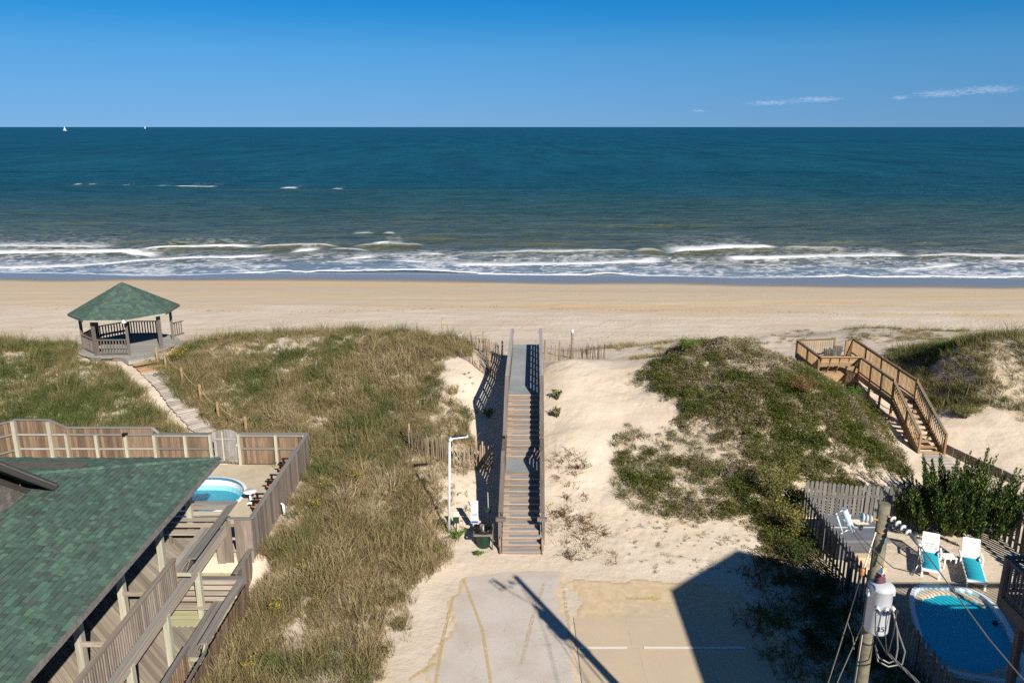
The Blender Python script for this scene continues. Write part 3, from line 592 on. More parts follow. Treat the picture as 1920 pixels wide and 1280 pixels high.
# ------------------------------------------------------------------ paved lane end
def paving(name, poly, z, a, b, sand_amt, seed, agg=30):
    t = NT(name); p = t.pos(); cov = t.attr('cover')
    n = t.noise(p, agg, 4, .75); m_ = t.noise(p, .8, 5, .6); f2 = t.noise(p, 3.0, 4, .65)
    c = t.mix(t.rng(n, .3, .7), lin(a), lin(b)); c = t.mix(t.rng(m_, .4, .7, 0, .35), c, lin('#9a8a74'))
    vor = t.n('ShaderNodeTexVoronoi', feature='DISTANCE_TO_EDGE'); vor.inputs['Scale'].default_value = .55; wv = t.n('ShaderNodeVectorMath', operation='ADD')
    nn = t.n('ShaderNodeTexNoise'); nn.inputs['Scale'].default_value = 2; t.l(p, nn.inputs['Vector']); t.l(p, wv.inputs[0]); t.l(nn.outputs['Color'], wv.inputs[1]); t.l(wv.outputs[0], vor.inputs['Vector'])
    crack = t.math('MULTIPLY', t.rng(vor.outputs['Distance'], .0, .012, 1, 0), .2); c = t.mix(crack, c, lin('#6b6257'))
    sandc = t.mix(t.rng(f2, .3, .7), lin('#bda583'), lin('#d3bf9f'))
    k = t.math('ADD', cov, t.math('MULTIPLY', t.math('SUBTRACT', f2, .5), .9)); c = t.mix(t.rng(k, .38, .75), c, sandc)
    c = t.mix(t.rng(t.noise(p, 70, 2), .3, .8, 0, .15), c, lin('#6d5f4e'))
    t.bsdf(c, .93, normal=t.bump(n, .35, .012), spec=.15)
    x0, x1 = min(q[0] for q in poly), max(q[0] for q in poly); y0, y1 = min(q[1] for q in poly), max(q[1] for q in poly)
    X, Y = np.meshgrid(np.linspace(x0, x1, int((x1 - x0) / .12) + 2), np.linspace(y0, y1, int((y1 - y0) / .12) + 2))
    d = poly_dist(X, Y, poly) + (fbm(X * .8, Y * .8, seed, 4) - .5) * .9
    cover = np.clip(1 - d / sand_amt, 0, 1)
    Z = np.where(d < .05, -.035, z)
    return grid_mesh(name, X, Y, Z, [t.m], dict(cover=cover))
paving('asphalt_lane', [(-2.6, -6), (2.05, -6), (2.05, 22), (2.0, 26.9), (1.3, 27.9), (-.6, 28.1), (-1.8, 27.7), (-2.2, 25), (-2.5, 22), (-3.1, 18)], .004, '#b3aaa1', '#d0c6bc', .5, 401)
def apron():
    root = paving('concrete_apron', [(2.1, -6), (11, -6), (10.0, 18), (9.3, 23), (8.4, 25.6), (6.2, 26.3), (2.2, 26.6)], .004, '#b5a48d', '#c8b8a0', 3.4, 402, 50)
    WM[root.name] = Matrix.Identity(4)
    # the cast slabs of the parking bays, each a little proud of the sandy base
    t = NT('slab_concrete'); p = t.pos(); n = t.noise(p, 55, 3, .7); f2 = t.noise(p, .7, 5, .65)
    c = t.mix(t.rng(n, .3, .7), lin('#b3a28b'), lin('#c6b49b')); c = t.mix(t.rng(f2, .42, .62), c, lin('#c4b094')); c = t.mix(t.rng(t.rand(), 0, 1, 0, .25), c, lin('#a79c8c'))
    t.bsdf(c, .92, normal=t.bump(n, .3, .01), spec=.15)
    for x0, x1, y0, y1 in [(2.14, 3.9, 22.5, 24.1), (3.93, 6.2, 22.5, 24.1), (2.14, 4.1, 20.2, 22.47), (4.13, 6.3, 20.2, 22.47), (6.33, 8.8, 20.2, 22.47), (2.14, 4.1, 17.6, 20.17), (4.13, 6.3, 17.6, 20.17), (6.33, 8.8, 17.6, 20.17), (6.23, 8.3, 22.5, 24.1)]:
        b = MB(); b.box(x0, x1, y0, y1, -.05, .0065 + random.uniform(0, .002)); o = b.build('concrete_slab', t.m, root)
apron()
def paint(name, c, wear):
    t = NT(name); p = t.pos(); n = t.noise(p, 9, 5, .75)
    k = t.rng(n, wear - .1, wear + .1); pr = t.n('ShaderNodeBsdfPrincipled'); pr.inputs['Base Color'].default_value = lin(c); pr.inputs['Roughness'].default_value = .7
    tr = t.n('ShaderNodeBsdfTransparent'); m = t.n('ShaderNodeMixShader'); t.l(k, m.inputs[0]); t.l(pr.outputs[0], m.inputs[1]); t.l(tr.outputs[0], m.inputs[2]); t.l(m.outputs[0], t.out.inputs[0]); return t.m
M['yellow_line'] = paint('yellow_line', '#c6ab6e', .5); M['faded_yellow'] = paint('faded_yellow', '#c0ab84', .45); M['white_line'] = paint('white_line', '#d6d2c9', .70)
def strip(name, pts, w, mat, z):
    pts = [Vector((x, y, 0)) for x, y in pts]; b = MB(); vs = []; fs = []
    seg = []
    for i in range(len(pts) - 1):
        k = max(1, int((pts[i + 1] - pts[i]).length / .4)); seg += [pts[i].lerp(pts[i + 1], j / k) for j in range(k)]
    seg.append(pts[-1])
    for i, p in enumerate(seg):
        d = (seg[min(i + 1, len(seg) - 1)] - seg[max(i - 1, 0)]).normalized(); nrm = Vector((-d.y, d.x, 0)); a = w / 2 * (1 + random.uniform(-.12, .12))
        vs += [p + nrm * a + Vector((0, 0, z)), p - nrm * a + Vector((0, 0, z))]
    fs = [(2 * i, 2 * i + 1, 2 * i + 3, 2 * i + 2) for i in range(len(seg) - 1)]
    b.add(vs, fs); o = b.build(name, mat); o['kind'] = 'structure'; return o
strip('painted_line', [(-1.85, 26.6), (-1.0, 23.4), (-.62, 20.5), (-.45, 17)], .11, M['yellow_line'], .009)
strip('painted_line', [(-2.12, 25.4), (-2.3, 22.6), (-2.35, 20.2), (-2.4, 17)], .11, M['yellow_line'], .009)
strip('painted_line', [(1.2, 26.2), (.7, 24.0), (.3, 21.6)], .13, M['faded_yellow'], .009)
strip('painted_line', [(-3.2, 20.85), (-2.42, 21.7)], .13, M['yellow_line'], .009)
strip('painted_line', [(1.92, 26.0), (1.93, 22.6)], .11, M['faded_yellow'], .009)
strip('painted_line', [(2.16, 22.42), (3.75, 22.42)], .11, M['white_line'], .018)
strip('painted_line', [(4.3, 22.43), (7.6, 22.43)], .11, M['white_line'], .018)
ar = MB(); ar.add([(4.1, 25.17, .011), (5.05, 25.17, .011), (5.05, 25.05, .011), (5.42, 25.22, .011), (5.05, 25.42, .011), (5.05, 25.31, .011), (4.1, 25.31, .011)], [(0, 1, 5, 6), (2, 3, 4, 1), (1, 4, 5)])
ar.v = ar.v; ao = ar.build('painted_arrow', M['yellow_line']); ao['kind'] = 'structure'
# ------------------------------------------------------------------ plants
def leaf_mat(name, stops, src='INSTANCER', transl=.25, rough=.7):
    t = NT(name)
    f = t.attr('tint', src) if src == 'INSTANCER' else t.rand()
    c = t.ramp(f, [(p, lin(c)) for p, c in stops])
    v = t.attr('shade'); c = t.mix(1.0, c, t.ramp(v, [(0, (.72, .72, .72)), (1, (1.2, 1.2, 1.2))]), 'MULTIPLY')
    d = t.n('ShaderNodeBsdfDiffuse'); t.l(c, d.inputs[0]); tl = t.n('ShaderNodeBsdfTranslucent'); t.l(c, tl.inputs[0])
    m = t.n('ShaderNodeMixShader'); m.inputs[0].default_value = transl; t.l(d.outputs[0], m.inputs[1]); t.l(tl.outputs[0], m.inputs[2]); t.l(m.outputs[0], t.out.inputs[0]); return t.m
GRASS_STOPS = [(0, '#5c683c'), (.22, '#75744b'), (.45, '#8a815b'), (.62, '#938461'), (.8, '#9c8a68'), (1, '#b9aa8a')]
M['grass'] = leaf_mat('grass', GRASS_STOPS)
M['shrub'] = leaf_mat('shrub', [(0, '#444f24'), (.3, '#5a612f'), (.55, '#6d6b40'), (.75, '#80765a'), (1, '#ab9f84')])
M['dry_stem'] = leaf_mat('dry_stem', [(0, '#59682f'), (.3, '#6f6238'), (.65, '#7a5a38'), (1, '#5f4630')])
def clump_mesh(name, mat, rnd, n, kind):
    vs, fs, sh = [], [], []
    def blade(base, tip, mid, w, s):
        d = Vector((tip[0] - base[0], tip[1] - base[1], 0)); side = Vector((-d.y, d.x, 0)); side = side.normalized() if side.length > 1e-4 else Vector((1, 0, 0))
        a = rnd.uniform(0, math.pi); side = (side * math.cos(a * .3) + Vector((math.cos(a), math.sin(a), 0)) * .6).normalized() * w
        o = len(vs); b, m, t = Vector(base), Vector(mid), Vector(tip)
        vs.extend([b - side * .5, b + side * .5, m + side * .42, m - side * .42, t]); fs.extend([(o, o + 1, o + 2, o + 3), (o + 3, o + 2, o + 4)]); sh.extend([s] * 5)
    if kind in ('grass', 'tall', 'short'):
        R0 = {'grass': .26, 'tall': .16, 'short': .34}[kind]; H0 = {'grass': .25, 'tall': .62, 'short': .15}[kind]
        for i in range(n):
            a = rnd.uniform(0, 2 * math.pi); r = R0 * math.sqrt(rnd.random()); b = (r * math.cos(a), r * math.sin(a), -.05)
            h = H0 * rnd.uniform(.5, 1.2); a2 = a + rnd.uniform(-1.2, 1.2); l = h * rnd.uniform(.25, 1.25); lx, ly = math.cos(a2) * l - .14 * h, math.sin(a2) * l + .10 * h
            blade(b, (b[0] + lx, b[1] + ly, h), (b[0] + lx * .35, b[1] + ly * .35, h * .62), rnd.uniform(.009, .018), rnd.random())
    elif kind == 'leafy':
        for i in range(n):
            a = rnd.uniform(0, 2 * math.pi); e = math.asin(rnd.uniform(.05, 1)); r = .36 * rnd.uniform(.55, 1.08)
            c = Vector((r * math.cos(a) * math.cos(e), r * math.sin(a) * math.cos(e), .40 * math.sin(e) * rnd.uniform(.6, 1.15)))
            q = Euler((rnd.uniform(-.9, .9), rnd.uniform(-.9, .9), rnd.uniform(0, 6.3))).to_matrix(); s = rnd.uniform(.022, .05); o = len(vs)
            vs.extend([c + q @ Vector(p) for p in ((-s * .5, -s, 0), (s * .5, -s * .2, .008), (0, s * 1.3, 0), (-s * .6, s * .1, .008))]); fs.append((o, o + 1, o + 2, o + 3)); sh.extend([rnd.random()] * 4)
        for i in range(7):
            a = rnd.uniform(0, 6.3); r = rnd.uniform(.1, .3); blade((0, 0, -.03), (r * math.cos(a), r * math.sin(a), .45), (r * .5 * math.cos(a), r * .5 * math.sin(a), .25), .014, .1)
    elif kind == 'creeper':                               # low runners with small leaves
        for i in range(n):
            a = rnd.uniform(0, 6.3); L = rnd.uniform(.12, .42); p = Vector((rnd.gauss(0, .12), rnd.gauss(0, .12), .0)); z = rnd.uniform(.06, .24)
            e = p + Vector((math.cos(a) * L, math.sin(a) * L, z)); blade(p, e, (p + e) / 2 + Vector((0, 0, .05)), rnd.uniform(.012, .022), rnd.random())
            for j in range(3):
                c = p.lerp(e, rnd.uniform(.4, 1)) ; q = Euler((rnd.uniform(-1, 1), rnd.uniform(-1, 1), rnd.uniform(0, 6.3))).to_matrix(); s = rnd.uniform(.018, .034); o = len(vs)
                vs.extend([c + q @ Vector(v) for v in ((-s * .5, -s, 0), (s * .5, 0, .005), (0, s, 0), (-s * .5, 0, .005))]); fs.append((o, o + 1, o + 2, o + 3)); sh.extend([rnd.random()] * 4)
    me = bpy.data.meshes.new(name); me.from_pydata([tuple(v) for v in vs], [], fs); me.materials.append(mat)
    at = me.attributes.new('shade', 'FLOAT', 'POINT'); at.data.foreach_set('value', np.array(sh, np.float32)); return me
def proto_collection(name, meshes):
    c = bpy.data.collections.new(name)
    for i, me in enumerate(meshes): c.objects.link(bpy.data.objects.new('%s_%02d' % (me.name, i), me))
    return c
def scatter(name, pts, rot, scl, idx, tint, coll, label):
    me = bpy.data.meshes.new(name); me.vertices.add(len(pts)); me.vertices.foreach_set('co', np.asarray(pts, np.float32).ravel())
    a = me.attributes.new('rot', 'FLOAT_VECTOR', 'POINT'); a.data.foreach_set('vector', np.asarray(rot, np.float32).ravel())
    for k, v in (('scl', scl), ('tint', tint)):
        a = me.attributes.new(k, 'FLOAT', 'POINT'); a.data.foreach_set('value', np.asarray(v, np.float32))
    a = me.attributes.new('pick', 'INT', 'POINT'); a.data.foreach_set('value', np.asarray(idx, np.int32))
    o = bpy.data.objects.new(name, me); COL.objects.link(o); o['kind'] = 'stuff'; o['label'] = label; WM[o.name] = Matrix.Identity(4)
    ng = bpy.data.node_groups.new(name, 'GeometryNodeTree')
    ng.interface.new_socket('Geometry', in_out='INPUT', socket_type='NodeSocketGeometry'); ng.interface.new_socket('Geometry', in_out='OUTPUT', socket_type='NodeSocketGeometry')
    gi = ng.nodes.new('NodeGroupInput'); go = ng.nodes.new('NodeGroupOutput'); ip = ng.nodes.new('GeometryNodeInstanceOnPoints'); ci = ng.nodes.new('GeometryNodeCollectionInfo')
    ci.inputs['Collection'].default_value = coll; ci.inputs['Separate Children'].default_value = True; ci.inputs['Reset Children'].default_value = True
    def na(k, t):
        n = ng.nodes.new('GeometryNodeInputNamedAttribute'); n.data_type = t; n.inputs['Name'].default_value = k
        return [s for s in n.outputs if s.enabled and s.name == 'Attribute'][0]
    L = ng.links.new; L(gi.outputs[0], ip.inputs['Points']); L(ci.outputs[0], ip.inputs['Instance']); ip.inputs['Pick Instance'].default_value = True
    L(na('pick', 'INT'), ip.inputs['Instance Index']); L(na('rot', 'FLOAT_VECTOR'), ip.inputs['Rotation']); L(na('scl', 'FLOAT'), ip.inputs['Scale'])
    L(ip.outputs[0], go.inputs[0]); md = o.modifiers.new('grow', 'NODES'); md.node_group = ng
    return o
_r = random.Random(11)
C_GRASS = proto_collection('grass_kinds', [clump_mesh('grass_tuft', M['grass'], _r, 56, 'grass') for i in range(6)] + [clump_mesh('grass_tall', M['grass'], _r, 18, 'tall') for i in range(2)] + [clump_mesh('grass_short', M['grass'], _r, 36, 'short') for i in range(2)])
C_SHRUB = proto_collection('shrub_kinds', [clump_mesh('shrub_clump', M['shrub'], _r, 130, 'leafy') for i in range(6)] + [clump_mesh('shrub_grass', M['shrub'], _r, 36, 'grass') for i in range(2)])
C_DRY = proto_collection('dry_kinds', [clump_mesh('dry_creeper', M['dry_stem'], _r, 15, 'creeper') for i in range(5)] + [clump_mesh('dry_tuft', M['dry_stem'], _r, 16, 'short') for i in range(2)])
rs = np.random.RandomState(5)
def sample(x0, x1, y0, y1, per_m2, key, power=1.0):
    n = int((x1 - x0) * (y1 - y0) * per_m2); x = rs.uniform(x0, x1, n); y = rs.uniform(y0, y1, n)
    d = veg_density(x, y)[key]; k = rs.random_sample(n) < d ** power; return x[k], y[k], d[k]
def finish(x, y): return np.stack([x, y, ground(x, y)], -1)
def rots(n, lean=.18): return np.stack([rs.uniform(-lean, lean, n), rs.uniform(-lean, lean, n), rs.uniform(0, 6.28, n)], -1)
def in_view(x, y, m=6): return np.abs(x) < y * .66 + m
# dune grass on the big left dune and around the pool fence
x, y, d = sample(-52, -1, 14, 54, 24, 'left'); k = in_view(x, y); x, y, d = x[k], y[k], d[k]; n = len(x)
p = finish(x, y); reg = fbm(x * .16, y * .16, 71, 4); loc = fbm(x * .9, y * .9, 72, 3)
green = np.exp(-(((x + 8.5) / 1.6) ** 2 + ((y - 30) / 4.5) ** 2)) + .9 * np.exp(-(((x + 26) / 6) ** 2 + ((y - 42) / 5) ** 2)) + .8 * np.exp(-(((x + 4.5) / 3) ** 2 + ((y - 48.6) / 1.6) ** 2)) + .5 * sstep(-14, -20, x)
tint = np.clip(.55 + (reg - .5) * .9 + (loc - .5) * 1.2 - .32 * np.clip(green, 0, 1) + rs.normal(0, .10, n), 0, 1)
size = (.75 + .55 * rs.random_sample(n)) * (.62 + .45 * d) * (.45 + 1.15 * fbm(x * 1.0, y * 1.0, 73, 3))
idx = np.where(rs.random_sample(n) < .035, rs.randint(6, 8, n), np.where(rs.random_sample(n) < .2, rs.randint(8, 10, n), rs.randint(0, 6, n)))
scatter('dune_grass', p, rots(n), size, idx, tint, C_GRASS, 'brown and green dune grass covering the left dune')
# leafy cover of the right dune, with grass between
x, y, d = sample(4, 21, 28, 50, 20, 'right'); k = in_view(x, y); x, y, d = x[k], y[k], d[k]; n = len(x); p = finish(x, y)
reg = fbm(x * .3, y * .3, 81, 4); loc = fbm(x * 1.1, y * 1.1, 82, 3)
tint = np.clip(.50 + (reg - .5) * .8 + (loc - .5) * 1.1 + rs.normal(0, .08, n) + .25 * np.exp(-(((x - 13) / 3) ** 2 + ((y - 41) / 1.6) ** 2)), 0, 1)
lefty = sstep(10, 7, x + (loc - .5) * 5) + .6 * sstep(17.5, 19, x)
idx = np.where(rs.random_sample(n) < .25 + .55 * np.clip(lefty, 0, 1), rs.randint(6, 8, n), rs.randint(0, 6, n))
scatter('dune_shrubs', p, rots(n, .3), (.55 + .6 * rs.random_sample(n)) * (.6 + .5 * d), idx, tint, C_SHRUB, 'low leafy shrubs and grass covering the right dune')
# the far mound on the right and the thin grass of the foredune
x, y, d = sample(23, 62, 38, 54, 14, 'mound'); k = in_view(x, y); x, y, d = x[k], y[k], d[k]; n = len(x); p = finish(x, y)
tint = np.clip(.22 + (fbm(x * .3, y * .3, 91, 4) - .5) * .9 + rs.normal(0, .1, n), 0, 1)
scatter('mound_grass', p, rots(n), (.8 + .6 * rs.random_sample(n)) * (.6 + .5 * d), rs.randint(0, 8, n), tint, C_GRASS, 'olive grass covering the far right mound')
X_, Y_ = [], []
for key, b in (('fore_mid', (5, 27, 54, 71)), ('fore_right', (24, 62, 53, 73))):
    x, y, d = sample(*b, 5, key); X_.append(x); Y_.append(y)
x = np.concatenate(X_); y = np.concatenate(Y_); k = in_view(x, y); x, y = x[k], y[k]; n = len(x); p = finish(x, y)
scatter('foredune_grass', p, rots(n), .55 + .55 * rs.random_sample(n), rs.randint(0, 10, n), np.clip(.45 + rs.normal(0, .2, n), 0, 1), C_GRASS, 'thin pale grass on the low foredune')
# sea oats that stand up along the crest
x = np.concatenate([rs.uniform(-24, -4, 300), rs.uniform(7, 17, 130), rs.uniform(-48, -28, 120), rs.uniform(6, 22, 80)]); y = np.concatenate([rs.uniform(48.2, 51, 300), rs.uniform(43.5, 47, 130), rs.uniform(47, 50.5, 120), rs.uniform(56, 63, 80)])
k = (np.hypot(x + 24.1, y - 48.2) > 4.2); x, y = x[k], y[k]; n = len(x)
scatter('sea_oats', finish(x, y), rots(n, .2), .7 + .6 * rs.random_sample(n), rs.randint(6, 8, n), np.clip(.7 + rs.normal(0, .18, n), 0, 1), C_GRASS, 'tall pale sea oats along the dune crest')
# sparse wiry plants on the sand beside the stairs and in the shade of the right fence
x, y, d = sample(1, 5, 26, 36, 11, 'dry'); n1 = len(x); x2, y2, d2 = sample(7, 12.1, 17, 31, 14, 'shade'); x3, y3, d3 = sample(4, 19, 28, 41, 1.6, 'right', .4); k = d3 < .5; x3, y3 = x3[k], y3[k]
xs = rs.uniform(4.6, 12, 260); ys = rs.uniform(26.8, 31.5, 260); xl = rs.uniform(-3.8, -1.6, 90); yl = rs.uniform(29, 42, 90)
x = np.concatenate([x, x2, x3, xs, xl]); y = np.concatenate([y, y2, y3, ys, yl]); n = len(x)
tint = np.clip(np.concatenate([rs.normal(.68, .2, n1), rs.normal(.2, .15, len(x2)), rs.normal(.3, .2, len(x3)), rs.normal(.35, .25, 260), rs.normal(.25, .2, 90)]), 0, 1)
size = np.concatenate([rs.uniform(.7, 1.35, n1), rs.uniform(.8, 1.9, len(x2)), rs.uniform(.4, .9, len(x3)), rs.uniform(.2, .55, 260), rs.uniform(.35, .8, 90)])
scatter('wiry_plants', finish(x, y), rots(n, .25), size, rs.randint(0, 7, n), tint, C_DRY, 'sparse wiry plants on the sand around the stairs')
nw = 2600; xw = rs.uniform(-60, 60, nw); kind_ = rs.random_sample(nw); yw = np.where(kind_ < .45, rs.normal(58.5, 1.6, nw), np.where(kind_ < .75, 64 + rs.normal(0, 2.5, nw), 79 + 6 * (fbm(xw * .04, xw * 0, 501, 3) - .5) + rs.normal(0, .35, nw))) + TILT * xw
kw = (yw > 52) & (np.abs(xw) < 70) & ((yw > 55) | (np.abs(xw) < 12)); xw, yw = xw[kw], yw[kw]; nw = len(xw); zw = np.where(yw < 74, ground(xw, yw), beach_z(xw, yw))
scatter('beach_wrack', np.stack([xw, yw, zw - .015], -1), rots(nw, .4), rs.uniform(.12, .42, nw), rs.randint(0, 7, nw), np.clip(rs.normal(.8, .15, nw), 0, 1), C_DRY, 'dark dry wrack and bits of reed strewn along the upper beach')
# leafy plants mixed into the grass of the left dune
x, y, d = sample(-40, -1.5, 16, 53, 1.6, 'left'); k = in_view(x, y) & (fbm(x * .45, y * .45, 511, 3) > .5); x, y, d = x[k], y[k], d[k]; n = len(x)
scatter('dune_weeds', finish(x, y), rots(n, .3), rs.uniform(.5, 1.0, n), rs.randint(0, 6, n), np.clip(rs.normal(.5, .22, n), 0, 1), C_SHRUB, 'small leafy weeds among the dune grass on the left')
# plants one can point at
def bush(name, x, y, h, w, n, mats, label, cat, leaf=(.03, .06), flowers=0, rnd=None, stems=6, group=None):
    rnd = rnd or random.Random(int(abs(x * 100 + y * 10))); z = G(x, y); t = thing(name, (x, y, z - .03), label, cat, group)
    st = MB(); tips = []
    for i in range(stems):
        a = rnd.uniform(0, 6.3); r = w * rnd.uniform(.2, .95); tip = (x + r * math.cos(a), y + r * math.sin(a), z + h * rnd.uniform(.7, 1)); tips.append(tip)
        st.tube([(x + .05 * math.cos(a), y + .05 * math.sin(a), z - .05), (x + r * .55 * math.cos(a), y + r * .55 * math.sin(a), z + h * .5), tip], .014, 5, r2=.004)
    st.build('stem', M['dry_wood'], t)
    vs, fs, sh = [], [], []
    for i in range(n):
        b = Vector(rnd.choice(tips)).lerp(Vector((x, y, z + .1)), rnd.random() ** 1.4 * .9) + Vector((rnd.gauss(0, w * .16), rnd.gauss(0, w * .16), rnd.gauss(0, h * .06)))
        b.z = max(b.z, z + .03); q = Euler((rnd.uniform(-1, 1), rnd.uniform(-1, 1), rnd.uniform(0, 6.3))).to_matrix(); s = rnd.uniform(*leaf); o = len(vs)
        vs += [tuple(b + q @ Vector(v)) for v in ((-s * .4, -s, 0), (s * .4, 0, .006), (0, s, 0), (-s * .4, .1 * s, .006))]; fs.append((o, o + 1, o + 2, o + 3))
    m = MB(); m.add(vs, fs); m.build('foliage', mats, t)
    if flowers:
        f = MB()
        for i in range(flowers):
            b = Vector(rnd.choice(tips)) + Vector((rnd.gauss(0, w * .2), rnd.gauss(0, w * .2), rnd.uniform(-.1, .06) * h)); s = rnd.uniform(.018, .036)
            f.add([b + Vector(v) * s for v in ((1, 0, 0), (0, 1, 0), (-1, 0, 0), (0, -1, 0), (0, 0, 1.6), (0, 0, -.6))], [(0, 1, 4), (1, 2, 4), (2, 3, 4), (3, 0, 4), (1, 0, 5), (2, 1, 5), (3, 2, 5), (0, 3, 5)])
        f.build('blossom', M['yellow_flower'], t)
    return t
M['dry_wood'] = plain('dry_wood', '#5d4c38', .9, vary=.2)
def leafm(name, c, v=.3): return plain(name, c, .75, vary=v, scale=9, spec=.2, bump=0)
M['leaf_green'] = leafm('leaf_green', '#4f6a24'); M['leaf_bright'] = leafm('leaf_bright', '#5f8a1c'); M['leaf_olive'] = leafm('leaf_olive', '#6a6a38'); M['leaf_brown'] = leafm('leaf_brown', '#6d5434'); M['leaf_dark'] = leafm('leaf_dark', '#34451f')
for x, y, h, w, lab in [(-8.0, 31.6, .75, .45, 'yellow flowering goldenrod beside the middle of the pool fence'), (-8.25, 30.2, .6, .3, 'small goldenrod below the flowering one by the pool fence'), (-6.9, 32.3, .6, .3, 'goldenrod a step away from the pool fence in the grass'),
        (-8.0, 23.6, .7, .4, 'yellow goldenrod by the lower deck boards in front of bare sand'), (-8.15, 20.9, .6, .35, 'goldenrod with yellow tops beside the bottom of the lower deck'), (-7.7, 26.0, .5, .25, 'faded goldenrod in the grass below the fence corner')]:
    bush('goldenrod', x, y, h, w, 260, M['leaf_olive'], lab, 'plant', flowers=16, group='goldenrod along the pool fence')
bush('goldenrod', -20.0, 45.6, 1.0, .9, 900, M['leaf_olive'], 'rounded yellow green goldenrod bush right of the gazebo', 'plant', flowers=70, stems=14)
bush('sea_rocket', -1.2, 38.7, .5, .45, 420, M['leaf_green'], 'bright green plant against the shadow left of the stairs', 'plant')
bush('sea_rocket', -2.25, 29.25, .32, .5, 420, M['leaf_green'], 'bright green weeds around the foot of the white lamp post', 'plant', stems=10)
bush('sea_rocket', -2.9, 28.1, .3, .35, 240, M['leaf_green'], 'green weeds at the grass edge below the lamp post', 'plant')
bush('sea_rocket', -1.3, 28.1, .2, .3, 160, M['leaf_green'], 'small green weeds in front of the litter bin', 'plant')
bush('beach_grass', 2.35, 39.3, .5, .3, 60, M['leaf_green'], 'lone upper tuft of grass on the sand right of the stairs', 'plant', leaf=(.06, .16), stems=22)
bush('beach_grass', 2.3, 37.9, .5, .35, 60, M['leaf_olive'], 'lone lower tuft of grass on the sand right of the stairs', 'plant', leaf=(.06, .16), stems=22)
bush('tall_shrub', 11.2, 31.2, 1.7, 1.0, 2200, M['leaf_olive'], 'tall dry olive shrub at the corner of the picket fence', 'plant', stems=22)
bush('tall_shrub', 11.4, 29.0, 1.5, .8, 1500, M['leaf_olive'], 'dry shrub with yellow tops beside the picket fence', 'plant', stems=18, flowers=40)
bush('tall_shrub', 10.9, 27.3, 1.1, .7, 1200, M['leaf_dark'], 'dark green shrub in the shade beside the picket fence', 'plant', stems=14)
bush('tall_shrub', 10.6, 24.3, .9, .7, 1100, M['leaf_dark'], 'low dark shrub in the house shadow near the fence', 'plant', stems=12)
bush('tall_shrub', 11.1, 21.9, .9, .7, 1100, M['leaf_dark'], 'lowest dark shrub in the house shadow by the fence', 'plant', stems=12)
bush('round_shrub', 14.6, 37.6, .9, .9, 1500, M['leaf_brown'], 'round brownish shrub in the middle of the right dune', 'plant', stems=18)
bush('round_shrub', 9.7, 42.5, .9, .8, 1300, M['leaf_green'], 'green bush on the left shoulder of the right dune', 'plant', stems=16)
bush('round_shrub', 13.3, 44.0, .8, 1.0, 1400, M['leaf_olive'], 'yellow green bush on the crest of the right dune', 'plant', stems=16)
bush('round_shrub', 18.9, 41.3, .8, .8, 1200, M['leaf_green'], 'green bush at the right edge of the dune below the timber walkway', 'plant', stems=14)
bush('round_shrub', 24.4, 40.3, .7, .8, 1100, M['leaf_olive'], 'low olive bush at the foot of the far right mound', 'plant', stems=14)
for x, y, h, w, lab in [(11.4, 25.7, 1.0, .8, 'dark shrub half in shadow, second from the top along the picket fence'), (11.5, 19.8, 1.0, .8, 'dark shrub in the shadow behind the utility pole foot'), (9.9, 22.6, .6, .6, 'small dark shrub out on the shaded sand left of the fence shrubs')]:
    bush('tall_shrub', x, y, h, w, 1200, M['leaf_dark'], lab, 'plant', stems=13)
# ------------------------------------------------------------------ green roofed house on the left
house = thing('beach_house', (-16, 20, 0), 'weathered wooden beach house with green shingled hip roof and two decks', 'house')
ZE, SL, XE, YE = 4.6, .31, -10.82, 27.2              # eave height, roof slope, eave lines
def roof_main(y, d): return Vector((XE - d, y, ZE + SL * d))          # slope that faces the street side
def roof_sea(x, d): return Vector((x, YE - d, ZE + SL * d))           # slope that faces the sea
rf = MB(); D = 9.0
a, b_, c_, d_ = (XE, YE, ZE), (XE, 6, ZE), (XE - D, 6, ZE + SL * D), (XE - D, YE - D, ZE + SL * D)
e_ = (XE - D - 6, YE - D, ZE + SL * D); f_ = (XE - 22, YE, ZE)
lo = lambda p: (p[0], p[1], p[2] - .12)
rf.add([a, b_, c_, d_], [(0, 3, 2, 1)]); rf.add([a, d_, e_, f_], [(0, 3, 2, 1)])
rf.add([lo(a), lo(b_), lo(c_), lo(d_)], [(0, 1, 2, 3)], 1); rf.add([lo(a), lo(d_), lo(e_), lo(f_)], [(0, 1, 2, 3)], 1)
rf.add([d_, c_, (XE - D - 6, 6, ZE + SL * D - 1.5), e_], [(0, 3, 2, 1)])
roof = rf.build('roof', [GREENS[3], M['dark_wall']], house)
